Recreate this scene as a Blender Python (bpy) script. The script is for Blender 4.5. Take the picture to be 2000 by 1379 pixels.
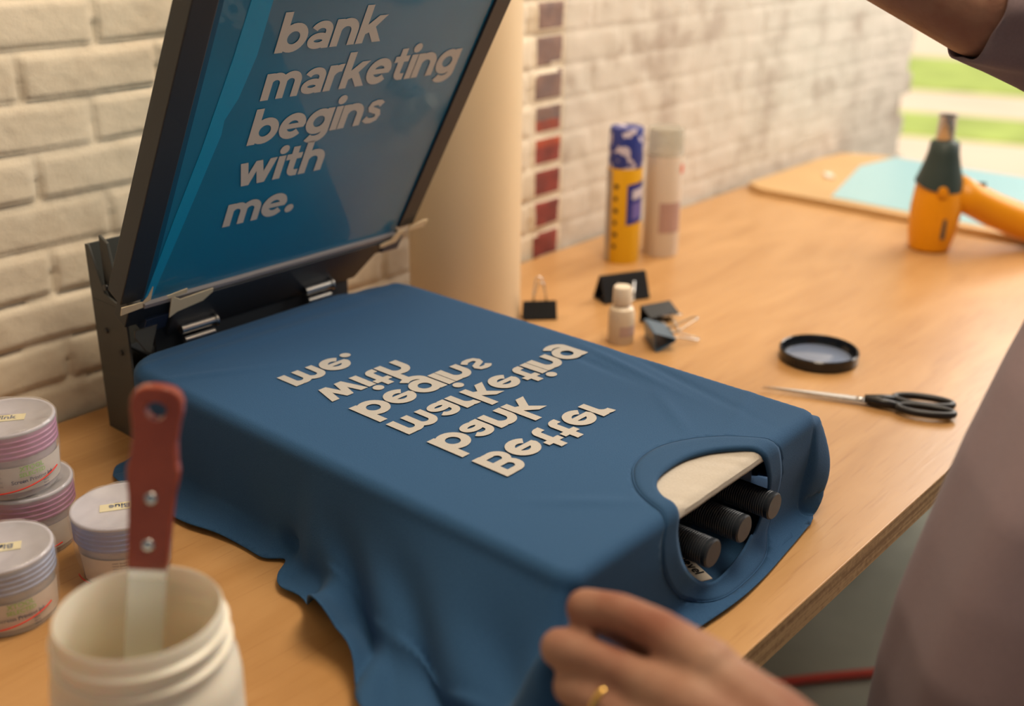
import bpy, bmesh, math, random
import numpy as np
from mathutils import Vector, Matrix, noise
from mathutils.geometry import delaunay_2d_cdt
random.seed(7)
SC = bpy.context.scene
PI = math.pi
for o in list(bpy.data.objects): bpy.data.objects.remove(o)

# ------------------------------------------------------------ camera
cam_d = bpy.data.cameras.new('camera'); cam = bpy.data.objects.new('camera', cam_d)
SC.collection.objects.link(cam); SC.camera = cam
R = ((0.6582042, 0.2808022, -0.6985107), (-0.7527944, 0.2556376, -0.6065888), (0.0082341, 0.9250943, 0.3796481))
cam.matrix_world = Matrix(((R[0][0], R[0][1], R[0][2], 0), (R[1][0], R[1][1], R[1][2], 0), (R[2][0], R[2][1], R[2][2], 0.55), (0, 0, 0, 1)))
cam_d.sensor_width = 36; cam_d.lens = 39.83
cam_d.clip_start = .02; cam_d.clip_end = 200
cam_d.dof.use_dof = True; cam_d.dof.focus_distance = 1.02; cam_d.dof.aperture_fstop = 2.9

# ------------------------------------------------------------ world, lights, exposure
w = bpy.data.worlds.new('world'); SC.world = w; w.use_nodes = True
w.node_tree.nodes['Background'].inputs[0].default_value = (.80, .90, 1.0, 1)
w.node_tree.nodes['Background'].inputs[1].default_value = .13
def area(name, loc, target, sx, sy, power, col):
    l = bpy.data.lights.new(name, 'AREA'); l.shape = 'RECTANGLE'; l.size = sx; l.size_y = sy; l.energy = power; l.color = col
    o = bpy.data.objects.new(name, l); SC.collection.objects.link(o); o.location = loc
    o.rotation_euler = (Vector(target) - Vector(loc)).to_track_quat('-Z', 'Y').to_euler(); return o
area('window_daylight', (3.0, .3, 1.15), (.9, .75, 0), 1.6, 1.0, 36, (1, .92, .82))
area('ceiling_lamp', (.95, .32, 1.62), (.75, .95, .10), .9, .6, 21, (1, .82, .60))
sun = bpy.data.lights.new('sun', 'SUN'); sun.energy = 5.0; sun.angle = .01; sun.color = (1, .93, .82)
so = bpy.data.objects.new('sun', sun); SC.collection.objects.link(so)
so.rotation_euler = Vector((.55, .04, -1)).to_track_quat('-Z', 'Y').to_euler()
SC.view_settings.view_transform = 'Standard'; SC.view_settings.look = 'None'
SC.view_settings.gamma = 1; SC.view_settings.use_curve_mapping = False
SC.view_settings.exposure = .25

# ------------------------------------------------------------ helpers
def lin(h):
    h = h.lstrip('#'); c = [int(h[i:i+2], 16)/255 for i in (0, 2, 4)]
    return tuple(x/12.92 if x <= .04045 else ((x+.055)/1.055)**2.4 for x in c) + (1,)
MATS = {}
def mat(name, col, rough=.6, metal=0, bump=0, bscale=200, trans=0, alpha=1, var=0, vscale=8, sheen=0, coat=0, sss=0, spec=.5, col2=None, ior=1.45, emit=None):
    if name in MATS: return MATS[name]
    m = bpy.data.materials.new(name); m.use_nodes = True; nt = m.node_tree; b = nt.nodes['Principled BSDF']
    c = lin(col) if isinstance(col, str) else col
    b.inputs['Base Color'].default_value = c; b.inputs['Roughness'].default_value = rough; b.inputs['Metallic'].default_value = metal
    b.inputs['Transmission Weight'].default_value = trans; b.inputs['Alpha'].default_value = alpha
    b.inputs['Sheen Weight'].default_value = sheen; b.inputs['Coat Weight'].default_value = coat
    b.inputs['Specular IOR Level'].default_value = spec; b.inputs['IOR'].default_value = ior
    if sss: b.inputs['Subsurface Weight'].default_value = sss; b.inputs['Subsurface Radius'].default_value = (.012, .005, .003); b.inputs['Subsurface Scale'].default_value = 1
    tc = nt.nodes.new('ShaderNodeTexCoord')
    if var:
        n = nt.nodes.new('ShaderNodeTexNoise'); n.inputs['Scale'].default_value = vscale; n.inputs['Detail'].default_value = 6
        nt.links.new(tc.outputs['Object'], n.inputs['Vector'])
        mx = nt.nodes.new('ShaderNodeMix'); mx.data_type = 'RGBA'
        c2 = (lin(col2) if col2 else tuple(x*(1-var) for x in c[:3]) + (1,))
        mx.inputs['A'].default_value = c; mx.inputs['B'].default_value = c2
        r = nt.nodes.new('ShaderNodeMapRange'); r.inputs['From Min'].default_value = .35; r.inputs['From Max'].default_value = .7
        nt.links.new(n.outputs['Fac'], r.inputs['Value']); nt.links.new(r.outputs[0], mx.inputs['Factor'])
        nt.links.new(mx.outputs['Result'], b.inputs['Base Color'])
    if bump:
        n = nt.nodes.new('ShaderNodeTexNoise'); n.inputs['Scale'].default_value = bscale; n.inputs['Detail'].default_value = 4
        nt.links.new(tc.outputs['Object'], n.inputs['Vector'])
        bp = nt.nodes.new('ShaderNodeBump'); bp.inputs['Strength'].default_value = bump; bp.inputs['Distance'].default_value = .002
        nt.links.new(n.outputs['Fac'], bp.inputs['Height']); nt.links.new(bp.outputs[0], b.inputs['Normal'])
    MATS[name] = m; return m

def empty(name, loc=(0, 0, 0), rot=(0, 0, 0)):
    o = bpy.data.objects.new(name, None); SC.collection.objects.link(o); o.location = loc; o.rotation_euler = rot
    o.empty_display_size = .02; return o
def tag(o, label=None, cat=None, group=None, kind=None):
    if label: o['label'] = label
    if cat: o['category'] = cat
    if group: o['group'] = group
    if kind: o['kind'] = kind
    return o
def mobj(name, me, m=None, parent=None, smooth=False):
    o = bpy.data.objects.new(name, me); SC.collection.objects.link(o)
    if m: 
        for k in (m if isinstance(m, (list, tuple)) else [m]): me.materials.append(k)
    if parent: o.parent = parent
    if smooth:
        me.polygons.foreach_set('use_smooth', [True]*len(me.polygons))
    return o
def pyd(name, v, f, m=None, parent=None, smooth=False, mi=None):
    me = bpy.data.meshes.new(name); me.from_pydata([tuple(p) for p in v], [], f); me.update()
    if mi is not None: me.polygons.foreach_set('material_index', mi)
    return mobj(name, me, m, parent, smooth)
def build(name, bm, m=None, parent=None, smooth=False, bevel=0, autosm=False, loc=None):
    bmesh.ops.recalc_face_normals(bm, faces=bm.faces)
    me = bpy.data.meshes.new(name); bm.to_mesh(me); bm.free()
    o = mobj(name, me, m, parent, smooth)
    if bevel:
        b = o.modifiers.new('bevel', 'BEVEL'); b.width = bevel; b.segments = 3; b.limit_method = 'ANGLE'; b.angle_limit = .7
        b.harden_normals = False
    if autosm: me.set_sharp_from_angle(angle=.6)
    if loc: o.location = loc
    return o
def bx(bm, x0, x1, y0, y1, z0, z1, M=None, mi=0):
    vs = [Vector((x, y, z)) for x in (x0, x1) for y in (y0, y1) for z in (z0, z1)]
    if M is not None: vs = [M @ v for v in vs]
    v = [bm.verts.new(p) for p in vs]
    for q in ((0, 1, 3, 2), (4, 6, 7, 5), (0, 4, 5, 1), (2, 3, 7, 6), (0, 2, 6, 4), (1, 5, 7, 3)):
        f = bm.faces.new([v[i] for i in q]); f.material_index = mi
def tube(bm, pts, r, n=12, cap=True, mi=0, closed=False):
    pts = [Vector(p) for p in pts]; rs = r if isinstance(r, (list, tuple)) else [r]*len(pts)
    rings = []; up = Vector((0, 0, 1)); prev = None
    for i, p in enumerate(pts):
        if closed: t = pts[(i+1) % len(pts)] - pts[i-1]
        else: t = pts[min(i+1, len(pts)-1)] - pts[max(i-1, 0)]
        t.normalize()
        if prev is None:
            a = t.cross(up if abs(t.z) < .9 else Vector((1, 0, 0))).normalized()
        else:
            a = (prev - t*prev.dot(t)).normalized()
        prev = a; b = t.cross(a)
        rings.append([bm.verts.new(p + (a*math.cos(k*2*PI/n) + b*math.sin(k*2*PI/n))*rs[i]) for k in range(n)])
    m = len(rings)
    for i in range(m if closed else m-1):
        A, B = rings[i], rings[(i+1) % m]
        for k in range(n):
            f = bm.faces.new((A[k], A[(k+1) % n], B[(k+1) % n], B[k])); f.material_index = mi; f.smooth = True
    if cap and not closed:
        for rr in (rings[0], rings[-1]):
            f = bm.faces.new(rr); f.material_index = mi
def lathe(bm, prof, n=48, c=(0, 0, 0), mi=0, M=None):
    rings = []
    for (r, z) in prof:
        if r < 1e-6:
            p = Vector((c[0], c[1], c[2]+z)); rings.append([bm.verts.new(M @ p if M is not None else p)])
        else:
            rr = []
            for k in range(n):
                a = 2*PI*k/n; p = Vector((c[0]+r*math.cos(a), c[1]+r*math.sin(a), c[2]+z))
                rr.append(bm.verts.new(M @ p if M is not None else p))
            rings.append(rr)
    for A, B in zip(rings, rings[1:]):
        if len(A) == 1 and len(B) == 1: continue
        for k in range(n):
            k2 = (k+1) % n
            if len(A) == 1: f = bm.faces.new((A[0], B[k2], B[k]))
            elif len(B) == 1: f = bm.faces.new((A[k], A[k2], B[0]))
            else: f = bm.faces.new((A[k], A[k2], B[k2], B[k]))
            f.material_index = mi; f.smooth = True
def prism(bm, poly, h0, h1, fr=None, mi=0):
    """extrude a 2D polygon; fr maps (u,v,w)->Vector"""
    fr = fr or (lambda u, v, w: Vector((u, v, w)))
    a = [bm.verts.new(fr(u, v, h0)) for u, v in poly]; b = [bm.verts.new(fr(u, v, h1)) for u, v in poly]
    n = len(poly)
    fs = [bm.faces.new(a), bm.faces.new(b[::-1])]
    for i in range(n): fs.append(bm.faces.new((a[i], b[i], b[(i+1) % n], a[(i+1) % n])))
    for f in fs: f.material_index = mi
def blob(name, prims, vox, m, parent=None, it=6):
    """one continuous surface from tapered capsules / ellipsoids"""
    bm = bmesh.new()
    for p in prims:
        if p[0] == 'c':
            _, a, ra, b, rb = p
            t = bmesh.new()
            for q, r in ((a, ra), (b, rb)):
                bmesh.ops.create_icosphere(t, subdivisions=3, radius=r, matrix=Matrix.Translation(q))
            res = bmesh.ops.convex_hull(t, input=t.verts)
            bmesh.ops.delete(t, geom=[g for g in res['geom_interior'] if isinstance(g, bmesh.types.BMVert)], context='VERTS')
        else:
            _, c, rad, rot = p
            t = bmesh.new()
            bmesh.ops.create_icosphere(t, subdivisions=3, radius=1, matrix=Matrix.Translation(c) @ rot @ Matrix.Diagonal((*rad, 1)))
        me = bpy.data.meshes.new('t'); t.to_mesh(me); t.free(); bm.from_mesh(me); bpy.data.meshes.remove(me)
    me = bpy.data.meshes.new(name); bm.to_mesh(me); bm.free()
    o = bpy.data.objects.new('tmp', me); SC.collection.objects.link(o)
    r = o.modifiers.new('r', 'REMESH'); r.mode = 'VOXEL'; r.voxel_size = vox
    s = o.modifiers.new('s', 'SMOOTH'); s.factor = .5; s.iterations = it
    dg = bpy.context.evaluated_depsgraph_get(); me2 = bpy.data.meshes.new_from_object(o.evaluated_get(dg))
    bpy.data.objects.remove(o); me2.name = name; me2.materials.clear()
    return mobj(name, me2, m, parent, True)
def textmesh(s, size, off=0.0, align='CENTER'):
    c = bpy.data.curves.new('t', 'FONT'); c.body = s; c.size = size; c.align_x = align; c.align_y = 'CENTER'; c.offset = off; c.resolution_u = 3
    o = bpy.data.objects.new('t', c); SC.collection.objects.link(o)
    me = bpy.data.meshes.new_from_object(o.evaluated_get(bpy.context.evaluated_depsgraph_get()))
    V = [v.co.copy() for v in me.vertices]; F = [tuple(p.vertices) for p in me.polygons]
    bpy.data.objects.remove(o); bpy.data.meshes.remove(me); return V, F

def inpoly(p, poly):
    c = False; n = len(poly); j = n-1
    for i in range(n):
        a, b = poly[i], poly[j]
        if (a[1] > p[1]) != (b[1] > p[1]) and p[0] < (b[0]-a[0])*(p[1]-a[1])/(b[1]-a[1])+a[0]: c = not c
        j = i
    return c
# ------------------------------------------------------------ bold geometric lettering
SW = .295
def arc(cx, cy, rx, a0, a1, ry=None, n=18):
    ry = ry or rx
    return [(cx+rx*math.cos(math.radians(a0+(a1-a0)*i/n)), cy+ry*math.sin(math.radians(a0+(a1-a0)*i/n))) for i in range(n+1)]
h = SW/2
ST = 1.42
def P_(*p): return ('poly', list(p))
def S_(pts, wd=SW, cl=False): return ('st', pts, wd, cl)
def st(x, a, b): return P_((x-h, a), (x+h, a), (x+h, b), (x-h, b))
def dot(x, y, r=.185): return P_(*arc(x, y, r, 0, 345, n=23))
ring = lambda cx, cy=.5, r=.375: S_(arc(cx, cy, r, 0, 345, n=23), SW, True)
GL = {
 'b': ([st(h, 0, ST), ring(.56)], 1.11),
 'a': ([S_([(.75, 0), (.75, .62)] + arc(.45, .62, .30, 0, 158, .255)[1:], .26), S_(arc(.42, .29, .29, 0, 345, .175, n=23), .235, True)], .94),
 'n': ([st(h, 0, 1), S_(arc(.485, .52, .345, 175, 0) + [(.83, 0)])], 1.02),
 'm': ([st(h, 0, 1), S_(arc(.42, .58, .285, 175, 0) + [(.705, 0)], .27), S_(arc(.98, .58, .285, 175, 0) + [(1.265, 0)], .27)], 1.45),
 'h': ([st(h, 0, ST), S_(arc(.485, .52, .345, 175, 0) + [(.83, 0)])], 1.02),
 'k': ([st(h, 0, ST), P_((.2, .30), (.50, .42), (1.02, 1.0), (.66, 1.0), (.2, .60)), P_((.34, .52), (.58, .68), (1.05, 0), (.70, 0))], 1.02),
 'e': ([S_(arc(.52, .5, .375, -2, 318, n=26)), P_((.2, .395), (.99, .395), (1.03, .52), (.99, .60), (.2, .60))], 1.06),
 'r': ([st(h, 0, 1), S_(arc(.50, .50, .365, 175, 78))], .64),
 't': ([S_([(.33, 1.30), (.33, .34)] + arc(.52, .33, .19, 180, 275)[1:] + [(.66, .14)], .27), P_((.02, .755), (.66, .755), (.66, 1.0), (.02, 1.0))], .72),
 'i': ([st(h+.02, 0, 1), dot(h+.02, 1.26)], .33),
 'g': ([ring(.52), S_([(.90, 1.0), (.90, .03)] + arc(.53, .03, .37, 0, -145, .27)[1:])], 1.08),
 's': ([S_([(.72, .76), (.60, .865), (.43, .885), (.27, .84), (.22, .72), (.28, .61), (.45, .54), (.62, .46), (.68, .32), (.62, .17), (.45, .115), (.26, .13), (.09, .25)], .235)], .83),
 'w': ([P_((0, 1), (.29, 1), (.56, 0), (.27, 0)), P_((.27, 0), (.56, 0), (.86, 1), (.60, 1)), P_((.60, 1), (.86, 1), (1.18, 0), (.89, 0)), P_((.89, 0), (1.18, 0), (1.45, 1), (1.16, 1))], 1.47),
 'v': ([P_((0, 1), (.29, 1), (.64, 0), (.36, 0)), P_((.36, 0), (.64, 0), (1.0, 1), (.71, 1))], 1.02),
 'l': ([st(h, 0, ST)], .32),
 'B': ([st(h, 0, 1.34), S_([(.2, h), (.58, h)] + arc(.60, .405, .27, -90, 90, n=10) + [(.2, .675)], .26), S_([(.2, 1.205), (.55, 1.205)] + arc(.56, .935, .255, 90, -90, .27, n=10) + [(.2, .675)], .26)], 1.05),
 '.': ([dot(.17, .17)], .36),
}
def word_faces(word, gap=.015):
    """list of 2D polygons (union covers the lettering), x-height = 1"""
    out = []; x = 0
    for ch in word:
        items, adv = GL[ch]
        for it in items:
            if it[0] == 'poly': out.append([(x+p[0], p[1]) for p in it[1]])
            else:
                pts, wd, cl = it[1], it[2], it[3]; n = len(pts); L = []; Rr = []
                for i in range(n):
                    a = pts[i-1] if (i > 0 or cl) else pts[0]; b = pts[(i+1) % n] if (i < n-1 or cl) else pts[-1]
                    dx, dy = b[0]-a[0], b[1]-a[1]; l = math.hypot(dx, dy) or 1
                    L.append((x+pts[i][0]-dy/l*wd/2, pts[i][1]+dx/l*wd/2)); Rr.append((x+pts[i][0]+dy/l*wd/2, pts[i][1]-dx/l*wd/2))
                for i in range(n if cl else n-1):
                    j = (i+1) % n; out.append([L[i], Rr[i], Rr[j], L[j]])
        x += adv + gap
    return out, x
def lettering(name, lines, xh, fr, m, parent, thick=.0003, width=1.02):
    """lines: (word, x0, baseline). fr(u,v,w) -> Vector; each letter patch is unioned through a constrained triangulation"""
    bm = bmesh.new()
    for li, (word, x0, base) in enumerate(lines):
        polys, _ = word_faces(word)
        vs = []; fs = []
        for p in polys:
            area2 = sum(p[i][0]*p[(i+1) % len(p)][1]-p[(i+1) % len(p)][0]*p[i][1] for i in range(len(p)))
            if abs(area2) < 1e-7: continue
            if area2 < 0: p = p[::-1]
            k = len(vs); vs += [Vector(q) for q in p]; fs.append(list(range(k, k+len(p))))
        V, E_, F, *_r = delaunay_2d_cdt(vs, [], fs, 0, 1e-5)
        pl = [[tuple(q) for q in p] for p in polys]; bbs = [(min(q[0] for q in p), max(q[0] for q in p), min(q[1] for q in p), max(q[1] for q in p)) for p in pl]
        def cov(c): return any(b_[0] <= c[0] <= b_[1] and b_[2] <= c[1] <= b_[3] and inpoly(c, p) for p, b_ in zip(pl, bbs))
        F = [f for f in F if cov(sum((V[i] for i in f), Vector((0, 0)))/len(f))]
        vv = [bm.verts.new(fr(x0+v[0]*xh*width, base+v[1]*xh, thick+.00006*li)) for v in V]
        for f in F:
            try: bm.faces.new([vv[i] for i in f])
            except ValueError: pass
    return build(name, bm, m, parent)

# ------------------------------------------------------------ materials
def wood_mat():
    m = bpy.data.materials.new('desk_wood'); m.use_nodes = True; nt = m.node_tree; b = nt.nodes['Principled BSDF']
    tc = nt.nodes.new('ShaderNodeTexCoord'); mp = nt.nodes.new('ShaderNodeMapping'); mp.inputs['Scale'].default_value = (2.2, 9, 9)
    n = nt.nodes.new('ShaderNodeTexNoise'); n.inputs['Scale'].default_value = 1.5; n.inputs['Detail'].default_value = 8; n.inputs['Distortion'].default_value = 1.2
    cr = nt.nodes.new('ShaderNodeValToRGB'); cr.color_ramp.elements[0].position = .3; cr.color_ramp.elements[1].position = .72
    cr.color_ramp.elements[0].color = (.44, .235, .088, 1); cr.color_ramp.elements[1].color = (.56, .325, .140, 1)
    mp2 = nt.nodes.new('ShaderNodeMapping'); mp2.inputs['Scale'].default_value = (6, 110, 110)
    n2 = nt.nodes.new('ShaderNodeTexNoise'); n2.inputs['Scale'].default_value = 2; n2.inputs['Detail'].default_value = 5
    mx = nt.nodes.new('ShaderNodeMix'); mx.data_type = 'RGBA'; mx.blend_type = 'MULTIPLY'
    rr = nt.nodes.new('ShaderNodeMapRange'); rr.inputs['From Min'].default_value = .56; rr.inputs['From Max'].default_value = .8; rr.inputs['To Max'].default_value = .55
    nt.links.new(tc.outputs['Object'], mp.inputs[0]); nt.links.new(mp.outputs[0], n.inputs['Vector']); nt.links.new(n.outputs['Fac'], cr.inputs[0])
    nt.links.new(tc.outputs['Object'], mp2.inputs[0]); nt.links.new(mp2.outputs[0], n2.inputs['Vector']); nt.links.new(n2.outputs['Fac'], rr.inputs['Value'])
    nt.links.new(rr.outputs[0], mx.inputs['Factor']); nt.links.new(cr.outputs[0], mx.inputs['A']); mx.inputs['B'].default_value = (.62, .5, .4, 1)
    nt.links.new(mx.outputs['Result'], b.inputs['Base Color']); b.inputs['Roughness'].default_value = .31; b.inputs['Specular IOR Level'].default_value = .4
    bp = nt.nodes.new('ShaderNodeBump'); bp.inputs['Strength'].default_value = .12; bp.inputs['Distance'].default_value = .001
    nt.links.new(n2.outputs['Fac'], bp.inputs['Height']); nt.links.new(bp.outputs[0], b.inputs['Normal'])
    return m
M_WOOD = wood_mat()
def ply_mat():
    m = bpy.data.materials.new('ply_edge'); m.use_nodes = True; nt = m.node_tree; b = nt.nodes['Principled BSDF']
    tc = nt.nodes.new('ShaderNodeTexCoord'); mp = nt.nodes.new('ShaderNodeMapping'); mp.inputs['Scale'].default_value = (3, 3, 190)
    n = nt.nodes.new('ShaderNodeTexNoise'); n.inputs['Scale'].default_value = 1; n.inputs['Detail'].default_value = 3
    n2 = nt.nodes.new('ShaderNodeTexNoise'); n2.inputs['Scale'].default_value = 160; n2.inputs['Detail'].default_value = 3
    cr = nt.nodes.new('ShaderNodeValToRGB'); cr.color_ramp.elements[0].position = .4; cr.color_ramp.elements[1].position = .6
    cr.color_ramp.elements[0].color = (.30, .17, .075, 1); cr.color_ramp.elements[1].color = (.56, .36, .18, 1)
    nt.links.new(tc.outputs['Object'], mp.inputs[0]); nt.links.new(mp.outputs[0], n.inputs['Vector'])
    ad = nt.nodes.new('ShaderNodeMath'); ad.operation = 'MULTIPLY_ADD'; ad.inputs[1].default_value = .35; 
    nt.links.new(tc.outputs['Object'], n2.inputs['Vector']); nt.links.new(n2.outputs['Fac'], ad.inputs[0])
    sb = nt.nodes.new('ShaderNodeMath'); sb.operation = 'SUBTRACT'; sb.inputs[1].default_value = .17
    nt.links.new(n.outputs['Fac'], sb.inputs[0]); nt.links.new(sb.outputs[0], ad.inputs[2]); nt.links.new(ad.outputs[0], cr.inputs[0])
    nt.links.new(cr.outputs[0], b.inputs['Base Color']); b.inputs['Roughness'].default_value = .8
    return m
M_PLY = ply_mat()
def cloth_mat(name, c1, c2, bscale=900, bump=.35):
    m = bpy.data.materials.new(name); m.use_nodes = True; nt = m.node_tree; b = nt.nodes['Principled BSDF']
    tc = nt.nodes.new('ShaderNodeTexCoord'); n = nt.nodes.new('ShaderNodeTexNoise'); n.inputs['Scale'].default_value = bscale; n.inputs['Detail'].default_value = 3
    mx = nt.nodes.new('ShaderNodeMix'); mx.data_type = 'RGBA'; mx.inputs['A'].default_value = c1; mx.inputs['B'].default_value = c2
    nt.links.new(tc.outputs['Object'], n.inputs['Vector']); nt.links.new(n.outputs['Fac'], mx.inputs['Factor']); nt.links.new(mx.outputs['Result'], b.inputs['Base Color'])
    b.inputs['Roughness'].default_value = .85; b.inputs['Sheen Weight'].default_value = .07; b.inputs['Sheen Roughness'].default_value = .5; b.inputs['Specular IOR Level'].default_value = .2
    b.inputs['Sheen Tint'].default_value = (.6, .8, 1, 1)
    bp = nt.nodes.new('ShaderNodeBump'); bp.inputs['Strength'].default_value = bump; bp.inputs['Distance'].default_value = .0006
    nt.links.new(n.outputs['Fac'], bp.inputs['Height']); nt.links.new(bp.outputs[0], b.inputs['Normal'])
    return m
M_SHIRT = cloth_mat('blue_cotton', (.016, .060, .155, 1), (.032, .098, .215, 1))
M_RIB = cloth_mat('blue_rib', (.016, .057, .145, 1), (.030, .090, .195, 1), 1400, .6)
M_LAV = cloth_mat('mauve_cotton', (.20, .148, .168, 1), (.26, .20, .222, 1), 500, .2)
M_PRINT = mat('white_ink', '#b3b0ac', .55, bump=.2, bscale=900)
M_BLACK = mat('black_anodised', (.022, .028, .038, 1), .38, bump=.12, bscale=1500)
M_GREYM = mat('dark_grey_metal', (.060, .062, .060, 1), .5, bump=.1, bscale=1200)
M_STEEL = mat('steel', (.62, .62, .62, 1), .25, 1)
M_BPLAST = mat('black_plastic', (.012, .013, .016, 1), .35)
M_PAD = cloth_mat('white_pad', (.44, .405, .36, 1), (.54, .50, .445, 1), 500, .3)
M_TAPE = mat('masking_tape', '#e6d6b4', .7)
M_SKIN = mat('skin', (.40, .235, .165, 1), .5, bump=.22, bscale=260, var=.2, vscale=14, sss=.05, spec=.35, col2='#84503f')

# ------------------------------------------------------------ room: wall, floor, ceiling, ground
def paint_mat(name, c1, c2, c3, sc=14):
    m = bpy.data.materials.new(name); m.use_nodes = True; nt = m.node_tree; b = nt.nodes['Principled BSDF']
    tc = nt.nodes.new('ShaderNodeTexCoord'); n = nt.nodes.new('ShaderNodeTexNoise'); n.inputs['Scale'].default_value = sc; n.inputs['Detail'].default_value = 7; n.inputs['Roughness'].default_value = .65
    cr = nt.nodes.new('ShaderNodeValToRGB'); e = cr.color_ramp.elements; e[0].position = .30; e[0].color = c3; e[1].position = .48; e[1].color = c1; x = e.new(.72); x.color = c2
    nt.links.new(tc.outputs['Object'], n.inputs['Vector']); nt.links.new(n.outputs['Fac'], cr.inputs[0]); nt.links.new(cr.outputs[0], b.inputs['Base Color'])
    n2 = nt.nodes.new('ShaderNodeTexNoise'); n2.inputs['Scale'].default_value = 90; n2.inputs['Detail'].default_value = 6
    bp = nt.nodes.new('ShaderNodeBump'); bp.inputs['Strength'].default_value = .35; bp.inputs['Distance'].default_value = .002
    nt.links.new(tc.outputs['Object'], n2.inputs['Vector']); nt.links.new(n2.outputs['Fac'], bp.inputs['Height']); nt.links.new(bp.outputs[0], b.inputs['Normal'])
    b.inputs['Roughness'].default_value = .75; return m
M_PAINT = paint_mat('painted_brick', (.70, .62, .50, 1), (.76, .68, .56, 1), (.60, .51, .40, 1), 9)
M_PAINT2 = paint_mat('worn_painted_brick', (.60, .55, .48, 1), (.68, .61, .54, 1), (.36, .28, .23, 1), 8)
M_RED = mat('red_brick', '#8f4038', .85, bump=.5, bscale=150, var=.3, vscale=30, col2='#6e3a36')
M_MAUVE = mat('grey_brick', '#8a6f66', .85, bump=.5, bscale=150, var=.3, vscale=30, col2='#6e5f60')
M_ORANGE = mat('orange_brick', '#a84a30', .85, bump=.5, bscale=150, var=.3, vscale=30, col2='#7f4a44')
M_JOINT = mat('mortar_dirt', '#a3917c', .9, bump=.5, bscale=100)
def brick_wall():
    C, L, WY = .051, .157, 1.125
    x0, x1, z0, z1, st_ = .15, 2.79, -.20, 1.10, .0042
    xs = np.arange(x0, x1+st_, st_); zs = np.arange(z0, z1+st_, st_)
    X, Z = np.meshgrid(xs, zs)
    N = np.vectorize(lambda x, z: noise.noise(Vector((x, z, 3.1))))
    wob = N(X*9, Z*9)*.0035; wob2 = N(X*9+7, Z*9-5)*.0035
    Xw, Zw = X+wob, Z+wob2
    row = np.floor((Zw+.013)/C).astype(int); fz = (Zw+.013) - row*C
    rng = np.random.RandomState(3); ph = rng.rand(200)*.018
    off = np.where(row % 2 == 0, .624, .546) + ph[(row+60) % 200] - .009
    colm = np.floor((Xw-off)/L).astype(int); fx = (Xw-off) - colm*L
    # the toothed column of bare bricks
    incol = (X > 1.337) & (X < 1.412)
    colm = np.where(incol, 500, colm); fx = np.where(incol, Xw-1.337, fx); Lx = np.where(incol, .075, L)
    d = np.minimum(np.minimum(fx, Lx-fx), np.minimum(fz, C-fz))
    key = (colm*131+row*977) % 5000
    r1 = np.random.RandomState(5).rand(5000)
    hgt = r1[key]*.0022
    lw = .008
    t = np.clip(d/lw, 0, 1); t = t*t*(3-2*t)
    groove = .0042*(.55+.45*np.clip(N(X*5+3, Z*5)*2+.5, 0, 1))
    sag = np.where(fz < C*.5, 1.25, .55)      # joints read deeper under the upper brick
    Y = WY - t*hgt - (t-1)*groove*sag + N(X*26, Z*26)*.0012 + N(X*70, Z*70)*.0006
    Y = np.where((X > 1.412), Y*.0 + WY - t*hgt*.4 - (t-1)*groove*.28 + N(X*26, Z*26)*.0018, Y)
    nz, nx = X.shape
    V = np.stack([X, Y, Z], -1).reshape(-1, 3)
    idx = np.arange(nz*nx).reshape(nz, nx)
    F = np.stack([idx[:-1, :-1], idx[:-1, 1:], idx[1:, 1:], idx[1:, :-1]], -1)
    xc = X[:-1, :-1]; rc = row[:-1, :-1]; dc = d[:-1, :-1]; kc = key[:-1, :-1]; zc = Z[:-1, :-1]
    mi = np.where(xc > 1.412, 1, 0)
    bare = incol[:-1, :-1] & (dc > .0065)
    mi = np.where(bare, np.where(zc < .17, 2, np.where(zc < .215, 4, 3)), mi)
    end = 2.735 + np.array([.035, 0, .05, .02])[rc % 4]
    keep = (xc < end)
    F = F[keep]; mi = mi[keep]
    me = bpy.data.meshes.new('wall_back'); me.from_pydata(V.tolist(), [], F.tolist()); me.update()
    me.polygons.foreach_set('material_index', mi.tolist()); me.polygons.foreach_set('use_smooth', [True]*len(F))
    bm = bmesh.new(); bm.from_mesh(me)
    # rest of the wall: solid slab behind and around
    bx(bm, -2.2, 2.70, 1.14, 1.30, -.75, 1.75); bx(bm, -2.2, .15, 1.122, 1.14, -.75, 1.75); bx(bm, .15, 2.70, 1.122, 1.14, 1.10, 1.75); bx(bm, .15, 2.70, 1.122, 1.14, -.75, -.2)
    bm.to_mesh(me); bm.free()
    for k in (M_PAINT, M_PAINT2, M_RED, M_MAUVE, M_ORANGE): me.materials.append(k)
    o = bpy.data.objects.new('wall_back', me); SC.collection.objects.link(o); tag(o, kind='structure')
    # jagged end of the wall: stacked brick ends
    bm = bmesh.new()
    for r in range(-15, 34):
        e = 2.735 + [.035, 0, .05, .02][r % 4]
        bx(bm, 2.62, e, 1.128, 1.29, -.013+r*C, -.013+(r+1)*C)
    q = build('trim_1', bm, M_PAINT2); tag(q, kind='structure')
brick_wall()
bm = bmesh.new(); bx(bm, -2.2, 3.2, -2.5, 1.3, -.80, -.75); tag(build('floor', bm, mat('concrete', (.38, .38, .31, 1), .7, var=.35, vscale=3, bump=.3, bscale=30)), kind='structure')
bm = bmesh.new(); bx(bm, -2.2, 3.2, -2.5, 1.3, 1.75, 1.85); tag(build('ceiling', bm, mat('ceiling_paint', (.7, .62, .52, 1), .9)), kind='structure')
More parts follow.
